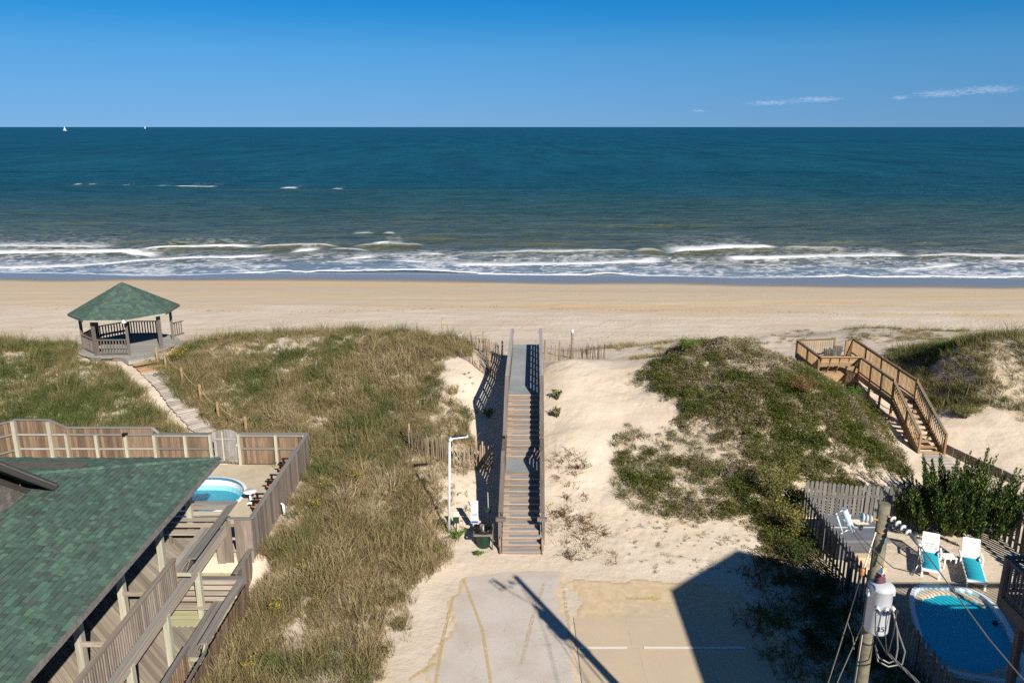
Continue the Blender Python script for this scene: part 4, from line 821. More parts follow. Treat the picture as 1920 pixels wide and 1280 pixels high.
# shingles: every tab a wedge; the 300 that show largest are pieces of their own
rnd = random.Random(3); tabs = []
def course(slope, lo_, hi_, d, inner):
    x = lo_ + rnd.uniform(0, .25)
    while x < hi_:
        w = rnd.choice((.12, .16, .2, .25, .3)); w = min(w, hi_ - x)
        if w > .05: tabs.append((slope, x + w / 2, w * .985, d, rnd.choices(range(8), (5, 5, 3, 2, 2, 4, 1, 1))[0], rnd.choice((.012, .018, .034, .042))))
        x += w
k = 0; d = 0
while d < 6.4:
    course('m', 9.0, YE - d, d, 0); d += .138
d = 0
while d < 5.0:
    course('s', -29.0, XE - d, d, 0); d += .138
nrm_m = Vector((SL, 0, 1)).normalized(); nrm_s = Vector((0, SL, 1)).normalized()
upm = Vector((-1, 0, SL)).normalized(); ups = Vector((0, -1, SL)).normalized()
def tab_matrix(t):
    s, x, w, d, ci, th = t
    p, xa, ya, za = (roof_main(x, d), Vector((0, 1, 0)), upm, nrm_m) if s == 'm' else (roof_sea(x, d), Vector((-1, 0, 0)), ups, nrm_s)
    p = p - ya * .02 + za * .004; L = .15
    return Matrix(((xa.x * w, ya.x * L, za.x * th, p.x), (xa.y * w, ya.y * L, za.y * th, p.y), (xa.z * w, ya.z * L, za.z * th, p.z), (0, 0, 0, 1)))
cp = Vector((0, 0, CAM_H))
def seen(t):
    p = tab_matrix(t).translation - cp; dep = p.y * .9655 - p.z * .2605
    u = p.x / dep * 1490; v = -(p.y * .2605 + p.z * .9655) / dep * 1490
    return dep if abs(u) < 950 and abs(v) < 630 and t[0] == 'm' else 1e6 + dep
tabs.sort(key=seen)
for t in tabs[:280]:
    o = bpy.data.objects.new('shingle', unit('shingle', GREENS[t[4]])); COL.objects.link(o); put(o, roof, tab_matrix(t))
sm = MB(); SH = [(-.5, 0, 0), (.5, 0, 0), (.5, 1, 0), (-.5, 1, 0), (-.5, 0, 1), (.5, 0, 1), (.5, 1, .15), (-.5, 1, .15)]
for t in tabs[280:]:
    m = tab_matrix(t); sm.add([m @ Vector(v) for v in SH], UF[1:], t[4])
o = sm.build('shingles', GREENS, roof); o['kind'] = 'stuff'
hip0 = Vector((XE, YE, ZE)); hipd = Vector((-1, -1, SL))
for i in range(26):
    p0 = hip0 + hipd * (i * .175 - .02); p1 = hip0 + hipd * (i * .175 + .2); mbx = MB(); ci = rnd.randrange(8)
    s = Vector((1, -1, 0)).normalized() * .13; dn = Vector((0, 0, -.035)); up_ = Vector((0, 0, .05)); u2 = Vector((0, 0, .028))
    mbx.add([p0 - s + dn + up_, p0 + up_ + Vector((0, 0, .02)), p0 + s + dn + up_, p1 - s + dn + u2, p1 + u2, p1 + s + dn + u2, p0 - s + dn, p0 + s + dn], [(0, 1, 4, 3), (1, 2, 5, 4), (0, 6, 7, 2, 1)], 0)
    mbx.build('hip_shingle', GREENS[ci], roof)
fa = MB(); fa.box(XE - .02, XE + .03, 6, YE + .03, ZE - .2, ZE + .004); fa.build('fascia', M['cap_wood'], roof)
fa = MB(); fa.box(XE - 22, XE - .022, YE - .02, YE + .03, ZE - .2, ZE + .004); fa.build('fascia', M['cap_wood'], roof)
# dormer with a dark rake board
dx, wz, yk, SK = -14.6, 5.77, 22.25, .76
dm = MB(); tri = [(22.2, wz - .1), (15.4, wz - .1), (15.4, wz + (yk - 18.8) * SK - .3), (18.8, wz + (yk - 18.8) * SK - .1)]
dm.add([(dx, y, z) for y, z in tri] + [(dx - 6, y, z) for y, z in tri], [(0, 3, 2, 1), (4, 5, 6, 7), (0, 4, 7, 3), (2, 3, 7, 6)])
dormer = dm.build('dormer', M['dark_wall'], house)
for r in range(14):
    y = 16.0; z = wz - .12 + r * .17
    while y < 22.0:
        w = rnd.uniform(.10, .22)
        if z + .17 < wz - .05 + (yk - y - w) * SK: plank('shingle', (dx + .016, y, z + .09), (dx + .016, y + w * .97, z + .09), .02 + rnd.uniform(0, .01), .19, M['wall_shake'], dormer)
        y += w
plank('rake_board', (dx + .55, 22.5, 5.66), (dx + .55, 18.8, 5.66 + 3.7 * SK), .26, .05, M['dark_rake'], dormer, up=(1, 0, 0))
plank('rake_trim', (dx + .60, 22.42, 5.76), (dx + .60, 18.8, 5.76 + 3.62 * SK), .05, .03, M['grey_wood'], dormer, up=(1, 0, 0))
plank('frieze_board', (dx + .03, 22.0, 5.75), (dx + .03, 18.8, 5.75 + 3.2 * SK), .16, .03, M['dark_rake'], dormer, up=(1, 0, 0))
gd = MB(); q_ = [(dx + .58, 22.56, 5.74), (dx + .58, 18.8, 5.74 + 3.76 * SK), (dx - 6, 18.8, 5.74 + 3.76 * SK), (dx - 6, 22.56, 5.74)]
gd.add(q_ + [(x, y, z - .1) for x, y, z in q_], [(0, 1, 2, 3), (7, 6, 5, 4), (0, 4, 5, 1)], 0); gd.build('dormer_roof', M['dark_rake'], dormer)
# walls behind the decks
w = MB(); w.box(-24, -14.3, 8, 24.8, -.1, ZE + .9); w.build('wall', M['dark_wall'], house)
for y0 in (14.4, 18.6, 22.2):
    f = MB(); f.box(-14.32, -14.22, y0, y0 + 1.7, 2.05, 4.1); win = f.build('patio_door', M['pale_post'], house)
    g = MB(); g.box(-14.24, -14.19, y0 + .1, y0 + 1.6, 2.15, 4.0); g.build('pane', M['glass'], win)
# upper deck
up_deck = MB(); up_deck.box(-14.3, -10.75, 8, 26.9, 1.78, 1.955); deck = up_deck.build('upper_deck', M['old_wood'], house)
def diag(parent, x0, x1, y0, y1, z, mat, w=.135, sgn=1):
    st = .142 * math.sqrt(2); c = (x0 + y0) if sgn > 0 else (y0 - x1); top = (x1 + y1) if sgn > 0 else (y1 - x0)
    while c < top:
        if sgn > 0: p = [(max(x0, c - y1), c - max(x0, c - y1)), (min(x1, c - y0), c - min(x1, c - y0))]
        else: p = [(max(x0, y0 - c), max(x0, y0 - c) + c), (min(x1, y1 - c), min(x1, y1 - c) + c)]
        if p[1][0] - p[0][0] > .12: plank('plank', (*p[0], z + rnd.uniform(-.003, .003)), (*p[1], z + rnd.uniform(-.003, .003)), w, .04, mat, parent)
        c += st
diag(deck, -14.25, -10.95, 13.6, 26.0, 1.975, M['deck_wood'])
for i in range(6): plank('plank', (-14.2, 26.0 + i * .145 + .07, 1.976), (-10.9, 26.0 + i * .145 + .07, 1.976), .135, .04, M['deck_wood'], deck)
plank('rim_cap', (-10.82, 12, 2.01), (-10.82, 26.9, 2.01), .24, .04, M['grey_wood'], deck); plank('rim_board', (-10.70, 12, 1.83), (-10.70, 26.9, 1.83), .32, .045, M['deck_wood'], deck, up=(1, 0, 0))
for y in (26.3, 23.8, 21.1, 18.7, 16.3, 13.9): post('post', -11.72, y, 2.0, ZE + .18, .2, M['pale_post'], house)
# its railing
rail = group_part('deck_railing', (-10.9, 18, 2), house)
plank('cap_rail', (-10.87, 12, 3.02), (-10.87, 22.85, 3.02), .16, .045, M['old_wood'], rail); plank('rail', (-10.88, 12, 2.14), (-10.88, 22.8, 2.14), .05, .09, M['old_wood'], rail); plank('rail', (-10.88, 12, 2.93), (-10.88, 22.8, 2.93), .05, .09, M['old_wood'], rail)
y = 13.3
while y < 22.75: post('baluster', -10.83, y, 2.1, 2.98, .05, M['old_wood'], rail); y += .125
for y in (22.82, 20.3, 17.8, 15.3): post('rail_post', -10.9, y, 1.9, 3.0, .1, M['new_timber'] if y > 22 else M['old_wood'], rail)
for y in (21.1, 18.7, 16.3): plank('brace', (-11.65, y - .1, 2.92), (-10.9, y - .1, 2.92), .05, .14, M['deck_wood'], rail)
# bench round the seaward corner of the upper deck
bench = group_part('built_in_bench', (-10.9, 25, 2.2), house)
for i, x in enumerate((-11.12, -10.93, -10.74)): plank('seat_plank', (x, 22.95, 2.45), (x, 26.3, 2.45), .175, .04, M['grey_wood'], bench)
for i in range(4):
    k = .08 + i * .14; plank('back_plank', (-10.60 + .38 * k, 22.95, 2.5 + .42 * i / 3.2), (-10.60 + .38 * k, 26.85, 2.5 + .42 * i / 3.2), .14, .035, M['outer_fence'], bench, up=(1, 0, -.5))
plank('back_cap', (-10.33, 22.9, 2.97), (-10.33, 26.95, 2.97), .30, .045, M['cap_wood'], bench, up=(-.14, 0, 1))
for x0, x1 in ((-14.2, -11.2),):
    for yy in (25.5, 25.7): plank('seat_plank', (x0, yy, 2.45), (x1, yy, 2.45), .175, .04, M['deck_wood'], bench)
    for i in range(4): plank('back_plank', (x0, 25.98 + .19 * i, 2.52 + .135 * i), (-10.5, 25.98 + .19 * i, 2.52 + .135 * i), .175, .035, M['deck_wood'], bench, up=(0, -.5, 1))
    plank('back_cap', (x0, 26.8, 2.99), (-10.25, 26.8, 2.99), .24, .045, M['cap_wood'], bench)
for y in (23.0, 24.6): plank('bench_support', (-11.1, y, 2.0), (-10.42, y, 2.95), .09, .05, M['old_wood'], bench)
for x in (-12.2, -11.3): post('bench_support', x, 25.6, 2.0, 2.43, .08, M['old_wood'], bench)
plank('bench_end', (-11.2, 22.92, 2.40), (-10.4, 22.92, 2.40), .05, .12, M['pale_post'], bench)
# lower deck
lo_deck = MB(); lo_deck.box(-14.2, -9.45, 8, 25.0, -.16, -.05); ld = lo_deck.build('lower_deck', M['old_wood'], house)
diag(ld, -12.6, -9.5, 14.0, 23.6, -.02, M['deck_wood'])
for i in range(10): plank('plank', (-12.6, 23.67 + i * .145, -.018), (-9.5, 23.67 + i * .145, -.018), .135, .04, M['green_deck'], ld)
for y in (24.15, 21.6, 19.2, 16.8, 14.4): post('deck_post', -10.74, y, -.1, 1.78, .19, M['pale_post'], house)
lb = group_part('built_in_bench', (-9.9, 23, .3), house)
for x in (-10.32, -10.14, -9.96): plank('seat_plank', (x, 21.35, .45), (x, 24.4, .45), .165, .04, M['grey_wood'], lb)
for i in range(3): plank('back_plank', (-9.82 + .09 * i, 21.35, .55 + .14 * i), (-9.82 + .09 * i, 24.95, .55 + .14 * i), .14, .035, M['outer_fence'], lb, up=(1, 0, -.4))
plank('back_cap', (-9.57, 21.3, .97), (-9.57, 25.05, .97), .28, .045, M['cap_wood'], lb, up=(-.12, 0, 1))
for yy in (24.0, 24.18): plank('seat_plank', (-12.2, yy, .45), (-10.4, yy, .45), .165, .04, M['deck_wood'], lb)
for i in range(4): plank('back_plank', (-12.2, 24.42 + .14 * i, .52 + .13 * i), (-9.7, 24.42 + .14 * i, .52 + .13 * i), .16, .035, M['deck_wood'], lb, up=(0, -.6, 1))
plank('back_cap', (-12.2, 25.0, .98), (-9.5, 25.0, .98), .22, .045, M['cap_wood'], lb); plank('bench_end', (-10.4, 21.3, .42), (-9.5, 21.3, .42), .05, .12, M['pale_post'], lb); plank('bench_support', (-9.75, 21.3, .0), (-9.5, 21.3, .95), .1, .06, M['pale_post'], lb)
lr = group_part('deck_railing', (-9.95, 18, .4), house)
plank('cap_rail', (-9.98, 13, 1.02), (-9.98, 21.1, 1.02), .17, .045, M['cap_wood'], lr); y = 13.2
while y < 21.0: post('baluster', -9.93, y, .05, 1.0, .05, M['brown_fence'], lr); y += .14
sk = group_part('deck_skirt', (-9.4, 20, .2), house); y = 13.2
while y < 24.98:
    t_ = rnd.uniform(-.02, .02); post('board', -9.42 + (.0 if y > 21.2 else .1), y, -.15, (.86 if y > 21.2 else .78) + t_, .0001, M['brown_fence'], sk) if False else plank('board', (-9.41, y, -.2), (-9.36 if y > 21.3 else -9.30, y, .84 + t_), .125, .022, M['brown_fence'], sk, up=(1, 0, 0)); y += .135
plank('skirt_rail', (-9.45, 13.2, .8), (-9.45, 21.2, .8), .05, .1, M['grey_wood'], sk)
# pale platform between the lower deck and the pool fence
pf = MB(); pf.box(-12.4, -9.85, 25.06, 26.72, -.1, .13); pl = pf.build('platform', M['old_wood'], house)
for i in range(12): plank('plank', (-12.4, 25.13 + i * .138, .152), (-11.02, 25.13 + i * .138, .152), .13, .04, M['green_deck'], pl); plank('plank', (-10.88, 25.13 + i * .138, .152), (-9.85, 25.13 + i * .138, .152), .13, .04, M['green_deck'], pl)
plank('plank', (-10.95, 25.08, .17), (-10.95, 26.7, .17), .12, .04, M['pale_post'], pl)
y = 25.1
while y < 26.7: plank('board', (-9.8, y, -.1), (-9.78, y, 1.12), .13, .022, M['outer_fence'], sk, up=(1, 0, 0)); y += .14
plank('skirt_cap', (-9.8, 25.05, 1.14), (-9.8, 26.75, 1.14), .16, .04, M['cap_wood'], sk)
# deck furniture under the roof
gr = thing('covered_grill', (-13.3, 16.5, 2.0), 'dark covered grill in the shade of the porch roof', 'grill')
g = MB(); g.lathe([(.02, .0), (.32, .02), (.36, .3), (.3, .52), (.1, .62)], (-13.3, 16.5, 2.75), 16); g.build('lid', M['tub_cover'], gr)
for dx_ in (-.22, .22):
    for dy_ in (-.22, .22): g = MB(); g.tube([(-13.3 + dx_, 16.5 + dy_, 2.0), (-13.3 + dx_ * .7, 16.5 + dy_ * .7, 2.85)], .02, 6); g.build('leg', M['dark_steel'], gr)
pb = MB(); pb.beam((-11.5, 19.9, 2.03), (-11.15, 21.9, 2.03), .14, .04); o = pb.build('loose_plank', M['grey_wood']); props(o, 'loose grey plank lying on the upper deck boards', 'plank')
pb = MB(); pb.beam((-11.7, 19.7, 2.03), (-11.5, 21.3, 2.03), .12, .04); o = pb.build('loose_plank', M['deck_wood']); props(o, 'shorter loose plank lying beside the grey one on the upper deck', 'plank')
# ------------------------------------------------------------------ pool terrace
POOL_C, POOL_A, POOL_B = (-15.6, 31.75), 3.8, 1.85
def oval(s=0, n=40, grow=0):
    pts = []; L = POOL_A - POOL_B
    for i in range(n):
        a = 2 * math.pi * i / n; r = POOL_B + grow; pts.append((POOL_C[0] + (L if math.cos(a) > 0 else -L) + r * math.cos(a), POOL_C[1] + r * math.sin(a)))
    return pts
def ring(mb, p0, z0, p1, z1, mi=0):
    n = len(p0); mb.add([(x, y, z0) for x, y in p0] + [(x, y, z1) for x, y in p1], [(i, (i + 1) % n, n + (i + 1) % n, n + i) for i in range(n)], mi)
tz = .85
tr = MB(); n = 40; inner = oval(grow=.02)
x0, x1, y0, y1 = -26, -9.82, 26.95, 35.1
def to_rect(p):
    dx_, dy_ = p[0] - POOL_C[0], p[1] - POOL_C[1]; k = min(((x1 - POOL_C[0]) / dx_) if dx_ > 1e-6 else ((x0 - POOL_C[0]) / dx_ if dx_ < -1e-6 else 1e9), ((y1 - POOL_C[1]) / dy_) if dy_ > 1e-6 else ((y0 - POOL_C[1]) / dy_ if dy_ < -1e-6 else 1e9)); return (POOL_C[0] + dx_ * k, POOL_C[1] + dy_ * k)
outer = [to_rect(p) for p in inner]
for cx_, cy_ in ((x0, y0), (x0, y1), (x1, y0), (x1, y1)):
    j = min(range(n), key=lambda q: (outer[q][0] - cx_) ** 2 + (outer[q][1] - cy_) ** 2); outer[j] = (cx_, cy_)
ring(tr, outer, tz, inner, tz); ring(tr, outer, -.2, outer, tz); o = tr.build('pool_terrace', M['pool_concrete']); o['kind'] = 'structure'
pool = thing('swimming_pool', (*POOL_C, tz), 'oval turquoise swimming pool behind the wooden fence of the green roofed house', 'pool')
q = MB(); ring(q, oval(grow=.13), tz + .012, oval(grow=0), tz + .03); ring(q, oval(grow=.13), tz - .02, oval(grow=.13), tz + .012); q.build('rim', M['pool_white'], pool)
q = MB(); ring(q, oval(grow=0), tz + .03, oval(grow=0), tz - .10); q.build('tile_band', M['pool_tile'], pool)
q = MB(); ring(q, oval(grow=0), tz - .10, oval(grow=-.02), tz - .34); q.build('liner_band', M['white_plastic'], pool)
M['pool_floor'] = plain('pool_floor', '#5ccbe6', .5, vary=.25, scale=3, bump=0)
q = MB(); ring(q, oval(grow=-.02), tz - .34, oval(grow=-.06), tz - .60, 0); ring(q, oval(grow=-.06), tz - .60, oval(grow=-.4), tz - .95, 1); q.add([(x, y, tz - .95) for x, y in oval(grow=-.4)], [list(range(40))], 1); q.build('basin', [M['pool_blue'], M['pool_floor']], pool)
M['pool_water'] = water_mat('pool_water', '#b5f0fa', 16, .5, ('#4fcdea', .35))
q = MB(); q.add([(x, y, tz - .58) for x, y in oval(grow=-.055)], [list(range(40))]); q.build('water', M['pool_water'], pool)
# the fence round it: boards nailed on one by one
fence = thing('pool_fence', (-17, 35.2, .8), 'tall weathered board fence with brown inner face around the pool terrace', 'fence')
def board_row(p0, p1, zb, ztop, mat, w=.14, parent=None, cap=True, capw=.15, capmat=None, gap=.004, lean=0):
    p0 = Vector((*p0, 0)); p1 = Vector((*p1, 0)); L = (p1 - p0).length; n = max(1, int(L / w)); dd = (p1 - p0) / n; nr = Vector((-dd.y, dd.x, 0)).normalized()
    for i in range(n):
        c = p0 + dd * (i + .5); f = (i + .5) / n; zt = ztop(f) if callable(ztop) else ztop; zb_ = zb(f) if callable(zb) else zb; j = nr * rnd.uniform(-.006, .006)
        plank('board', (c.x + j.x, c.y + j.y, zb_), (c.x + j.x, c.y + j.y, zt + rnd.uniform(-.008, .002)), dd.length - gap, .02, mat, parent or fence, up=tuple(nr))
    if cap:
        z0 = ztop(0) if callable(ztop) else ztop; z1 = ztop(1) if callable(ztop) else ztop
        plank('cap_rail', (p0.x, p0.y, z0 + .02), (p1.x, p1.y, z1 + .02), capw, .04, capmat or M['cap_wood'], parent or fence)
YR = 35.25
board_row((-9.75, YR), (-12.95, YR), .82, 2.36, M['brown_fence']); board_row((-14.25, YR), (-16.95, YR), .82, 2.36, M['brown_fence'])
board_row((-17.0, YR), (-21.1, YR), .84, 2.66, M['brown_fence']); board_row((-21.9, YR), (-23.55, YR), .86, 3.05, M['brown_fence'])
board_row((-21.1, YR), (-21.9, YR), .85, lambda f: 2.66 + .39 * f, M['brown_fence']); board_row((-23.55, YR), (-25.3, 33.4), .86, 3.0, M['brown_fence']); board_row((-25.3, 33.4), (-26.6, 32.0), .86, lambda f: 3.0 - .5 * f, M['brown_fence']); board_row((-26.6, 32.0), (-26.6, 27.0), .86, 2.4, M['brown_fence'])
plank('cap_rail', (-16.75, YR, 2.40), (-17.05, YR, 2.68), .15, .04, M['grey_wood'], fence)
for x0_, x1_, z in ((-9.8, -13, 1.62), (-14.2, -17, 1.62), (-17, -21, 1.62), (-17, -21, 2.34), (-21.1, -23.5, 1.62), (-21.1, -23.5, 2.34), (-9.8, -13, 2.28), (-14.2, -17, 2.28)): plank('rail', (x0_, YR - .06, z), (x1_, YR - .06, z), .04, .085, M['grey_wood'], fence)
for z in (1.6, 2.4): plank('rail', (-23.5, YR - .1, z), (-25.25, 33.35, z), .04, .085, M['grey_wood'], fence)
for x, zt in ((-9.85, 2.33), (-11.2, 2.33), (-12.95, 2.36), (-14.3, 2.36), (-15.5, 2.33), (-16.95, 2.33), (-18.3, 2.33), (-19.7, 2.33), (-21.1, 2.33)): post('post', x, YR - .12, .82, zt, .13, M['pale_post'], fence)
for x, y, zt in ((-21.85, YR - .1, 3.0), (-23.5, YR - .12, 3.02), (-25.25, 33.35, 2.96)): post('post', x, y, .82, zt, .17, M['pale_post'], fence)
board_row((-9.70, YR + .03), (-9.70, 26.78), lambda f: .80 - .1 * f, 2.36, M['outer_fence'], w=.15, capw=.17)
for y in (33.0, 31.0, 29.0, 27.2): post('post', -9.82, y, .8, 2.3, .1, M['pale_post'], fence)
board_row((-9.72, 26.8), (-10.35, 26.8), .3, 2.32, M['outer_fence'], w=.3, cap=False); board_row((-10.48, 26.8), (-11.1, 26.8), .3, 2.26, M['outer_fence'], w=.3, cap=False); plank('cap_rail', (-9.7, 26.8, 2.37), (-10.7, 26.8, 2.37), .15, .04, M['cap_wood'], fence)
for z in (1.0, 1.5, 2.05): plank('rail', (-9.75, 26.86, z), (-11.1, 26.86, z), .04, .09, M['deck_wood'], fence)
gate = thing('garden_gate', (-13.6, YR, .85), 'arched grey wooden gate in the pool fence leading to the dune path', 'gate')
for i in range(9):
    x = -13.02 - (i + .5) * .13; q_ = (i + .5) / 9 * 2 - 1; plank('board', (x, YR + .01, .9), (x, YR + .01, 2.28 + .3 * math.sqrt(max(0, 1 - q_ * q_ * .9))), .125, .022, M['grey_wood'], gate, up=(0, 1, 0))
for z in (1.15, 2.1): plank('rail', (-13.05, YR - .03, z), (-14.15, YR - .03, z), .035, .09, M['grey_wood'], gate)
plank('brace', (-13.75, YR - .035, 1.0), (-13.75, YR - .035, 2.5), .07, .035, M['pale_post'], gate); g = MB(); g.box(-13.1, -13.04, YR - .08, YR - .03, 1.75, 1.85); g.build('latch', M['white_paint'], gate)
lt = MB(); lt.box(-18.42, -18.18, YR - .2, YR - .06, 2.36, 2.44); lt.box(-18.36, -18.24, YR - .28, YR - .2, 2.33, 2.42); o = lt.build('fence_light', M['black_plastic']); props(o, 'small black light on top of a pool fence post', 'lamp')
# garden chairs along the fence, side table, downpipe
def garden_chair(x, y, lab):
    t = thing('deck_chair', (x, y, tz), lab, 'chair', 'wooden chairs along the pool fence'); zb = tz
    for sx in (-.28, .28):
        m = MB(); m.beam((x - .35, y + sx, zb), (x - .35, y + sx, zb + .58), .09, .05, up=(0, 1, 0)); m.build('front_leg', M['black_plastic'], t)
        m = MB(); m.beam((x - .42, y + sx, zb + .36), (x + .45, y + sx, zb + .08), .03, .12, up=(0, 1, 0)); m.build('rear_leg', M['teak'], t)
        plank('armrest', (x - .45, y + sx * 1.2, zb + .6), (x + .3, y + sx * 1.2, zb + .6), .13, .025, M['black_plastic'], t)
    for i in range(5): plank('seat_slat', (x - .38 + i * .12, y - .27, zb + .38 - i * .035), (x - .38 + i * .12, y + .27, zb + .38 - i * .035), .1, .022, M['teak'], t)
    for i in range(6): plank('back_slat', (x + .16, y - .25 + i * .1, zb + .24), (x + .42, y - .27 + i * .108, zb + 1.02), .088, .022, M['teak'], t, up=(-1, 0, .3))
    return t
garden_chair(-10.32, 34.1, 'wooden adirondack chair nearest the far corner of the pool terrace'); garden_chair(-10.35, 32.3, 'middle one of the wooden adirondack chairs along the pool fence'); garden_chair(-10.4, 30.4, 'wooden adirondack chair beside the round white side table')
st = thing('side_table', (-11.2, 31.1, tz), 'round white side table between pool and wooden chairs', 'table')
q = MB(); q.lathe([(.27, .52), (.28, .535), (.27, .55), (.02, .552)], (-11.2, 31.1, tz), 24); q.build('table_top', M['white_plastic'], st)
q = MB(); q.lathe([(.2, 0), (.18, .03), (.04, .06), (.035, .52)], (-11.2, 31.1, tz), 16); q.build('stand', M['white_plastic'], st)
dp = MB(); dp.tube([(-9.62, 30.2, 1.28), (-9.52, 30.15, 1.22), (-9.45, 30.0, .86)], .05, 10); o = dp.build('drain_pipe', M['white_plastic']); props(o, 'white drain pipe sticking out below the pool fence boards', 'pipe')
# ------------------------------------------------------------------ gazebo and the boardwalk path to it
GX, GY, GZ, GR = -24.1, 48.3, 3.15, 2.55
gz = thing('gazebo', (GX, GY, GZ), 'octagonal wooden gazebo with green shingled roof on the dune edge', 'gazebo')
def octo(r, off=25): return [(GX + r * math.cos(R(off + 45 * i)), GY + r * math.sin(R(off + 45 * i))) for i in range(8)]
base = MB(); base.prism(octo(2.95), GZ - .28, GZ - .03); fl = base.build('floor', M['gazebo_wood'], gz)
y = GY - 2.9
while y < GY + 2.9:
    h = math.sqrt(max(0, 2.92 ** 2 - (y - GY) ** 2)) * .985; plank('plank', (GX - h, y, GZ - .012), (GX + h, y, GZ - .012), .135, .036, M['gazebo_deck'], fl); y += .142
pts = octo(GR); zt = GZ + 2.28
for x, y in pts: post('post', x, y, GZ - .5, zt, .165, M['gazebo_wood'], gz, rz=math.atan2(y - GY, x - GX))
ro = MB(); ep = octo(3.15); ez = zt + .02; az_ = zt + 1.72
for i in range(8):
    p, q = ep[i], ep[(i + 1) % 8]; ro.add([(*p, ez), (*q, ez), (GX, GY, az_)], [(0, 1, 2)], 0); ro.add([(*p, ez - .05), (*q, ez - .05), (GX, GY, az_ - .12)], [(2, 1, 0)], 1)
groof = ro.build('roof', [GREENS[0], M['gazebo_wood']], gz)
sg = MB()
for i in range(8):
    p, q = Vector((*ep[i], ez)), Vector((*ep[(i + 1) % 8], ez)); ap = Vector((GX, GY, az_)); mid = (p + q) / 2; upd = (ap - mid); Ls = upd.length; upd.normalize(); xd = (q - p).normalized(); nn = xd.cross(upd).normalized()
    if nn.z < 0: nn = -nn
    half0 = (q - p).length / 2; d = 0
    while d < Ls - .1:
        hw = half0 * (1 - d / Ls); x = -hw
        while x < hw - .05:
            w_ = min(rnd.choice((.16, .22, .28)), hw - x); c = mid + xd * (x + w_ / 2) + upd * (d - .02) + nn * .004; th = rnd.uniform(.012, .02)
            sg.add([c + xd * v[0] * w_ * .98 + upd * v[1] * .19 + nn * v[2] * th for v in SH], UF[1:], rnd.choice((0, 1, 1, 5, 6, 2, 3))); x += w_
        d += .175
o = sg.build('shingles', GREENS, groof); o['kind'] = 'stuff'
for i in range(8): plank('fascia', (*ep[i], ez - .06), (*ep[(i + 1) % 8], ez - .06), .03, .13, M['pale_post'] if i in (5, 6) else M['gazebo_wood'], groof)
for i in range(8): plank('beam', (*octo(2.5)[i], zt - .1), (*octo(2.5)[(i + 1) % 8], zt - .1), .06, .18, M['gazebo_wood'], gz)
def rail_side(p, q, z=GZ, h=.95, top=M['gazebo_wood'], n=None):
    p, q = Vector((*p, z)), Vector((*q, z)); L = (q - p).length; k = n or int(L / .17)
    plank('cap_rail', p + Vector((0, 0, h)), q + Vector((0, 0, h)), .15, .04, top, gz); plank('rail', p + Vector((0, 0, .12)), q + Vector((0, 0, .12)), .05, .09, top, gz)
    for i in range(1, k): c = p.lerp(q, i / k); post('baluster', c.x, c.y, z + .1, z + h - .02, .055, M['gazebo_wood'], gz)
for i in (1, 2, 3, 4, 5): rail_side(pts[i], pts[(i + 1) % 8])
for i in (2, 3, 4):                                      # benches along three sides
    a_, b2 = Vector((*octo(2.25)[i], GZ + .44)), Vector((*octo(2.25)[(i + 1) % 8], GZ + .44)); plank('bench_seat', a_, b2, .4, .05, M['gazebo_deck'], gz)
rail_side((GX + 1.8, GY + 2.3), (GX + 2.2, GY + 3.1), GZ - .15, .95)
sd_ = MB(); sd_.prism([(GX + 2.3, GY - .2), (GX + 3.1, GY + .1), (GX + 3.2, GY + 1.4), (GX + 2.4, GY + 1.2)], GZ - .3, GZ - .06); sd_.build('side_platform', M['gazebo_deck'], gz)
sd_ = MB(); sd_.prism([(GX - 2.6, GY - 1.4), (GX - 3.7, GY - .8), (GX - 3.9, GY + .4), (GX - 2.7, GY + .3)], GZ - .3, GZ - .06); sd_.build('side_platform', M['gazebo_deck'], gz)
lt = MB(); lt.lathe([(.16, 0), (.05, .16), (.02, .2)], (GX + 1.25, GY - 2.85, zt - .16), 12); o = lt.build('lamp', M['white_plastic']); props(o, 'small white lamp hanging under the gazebo eave', 'lamp')
path = thing('boardwalk', (-18, 41, 2), 'grey plank boardwalk running from gazebo steps down to the garden gate', 'boardwalk')
PP = [Vector((-21.9, 45.35, 0)), Vector((-20.4, 43.7, 0)), Vector((-18.6, 41.6, 0)), Vector((-16.2, 38.9, 0)), Vector((-14.2, 36.6, 0)), Vector((-13.6, 35.6, 0))]
ent = MB(); ent.prism([(GX + .6, GY - 2.6), (GX + 2.2, GY - 1.5), (GX + 3.1, GY - 2.3), (GX + 1.5, GY - 3.4)], GZ - .3, GZ - .05); ent.build('entry_platform', M['gazebo_deck'], gz)
acc = 0; seg = []
for i in range(len(PP) - 1):
    L = (PP[i + 1] - PP[i]).length; k = int(L / .165)
    for j in range(k): seg.append((PP[i].lerp(PP[i + 1], (j + .5) / k), (PP[i + 1] - PP[i]).normalized()))
for n_, (p, dd) in enumerate(seg):
    s = Vector((-dd.y, dd.x, 0)) * .68; f = n_ / len(seg); z = G(p.x, p.y) + .07
    if n_ < 9: z = max(z, GZ - .25 - .14 * (n_ // 3)); m_ = M['new_timber']
    else: m_ = M['path_board']
    sk_ = rnd.uniform(-.05, .05); plank('plank', p - s * (1 + rnd.uniform(-.06, .06)) + Vector((0, sk_, z)), p + s * (1 + rnd.uniform(-.06, .06)) + Vector((0, -sk_, z + rnd.uniform(-.015, .015))), .15, .045, m_, path)
tops = []
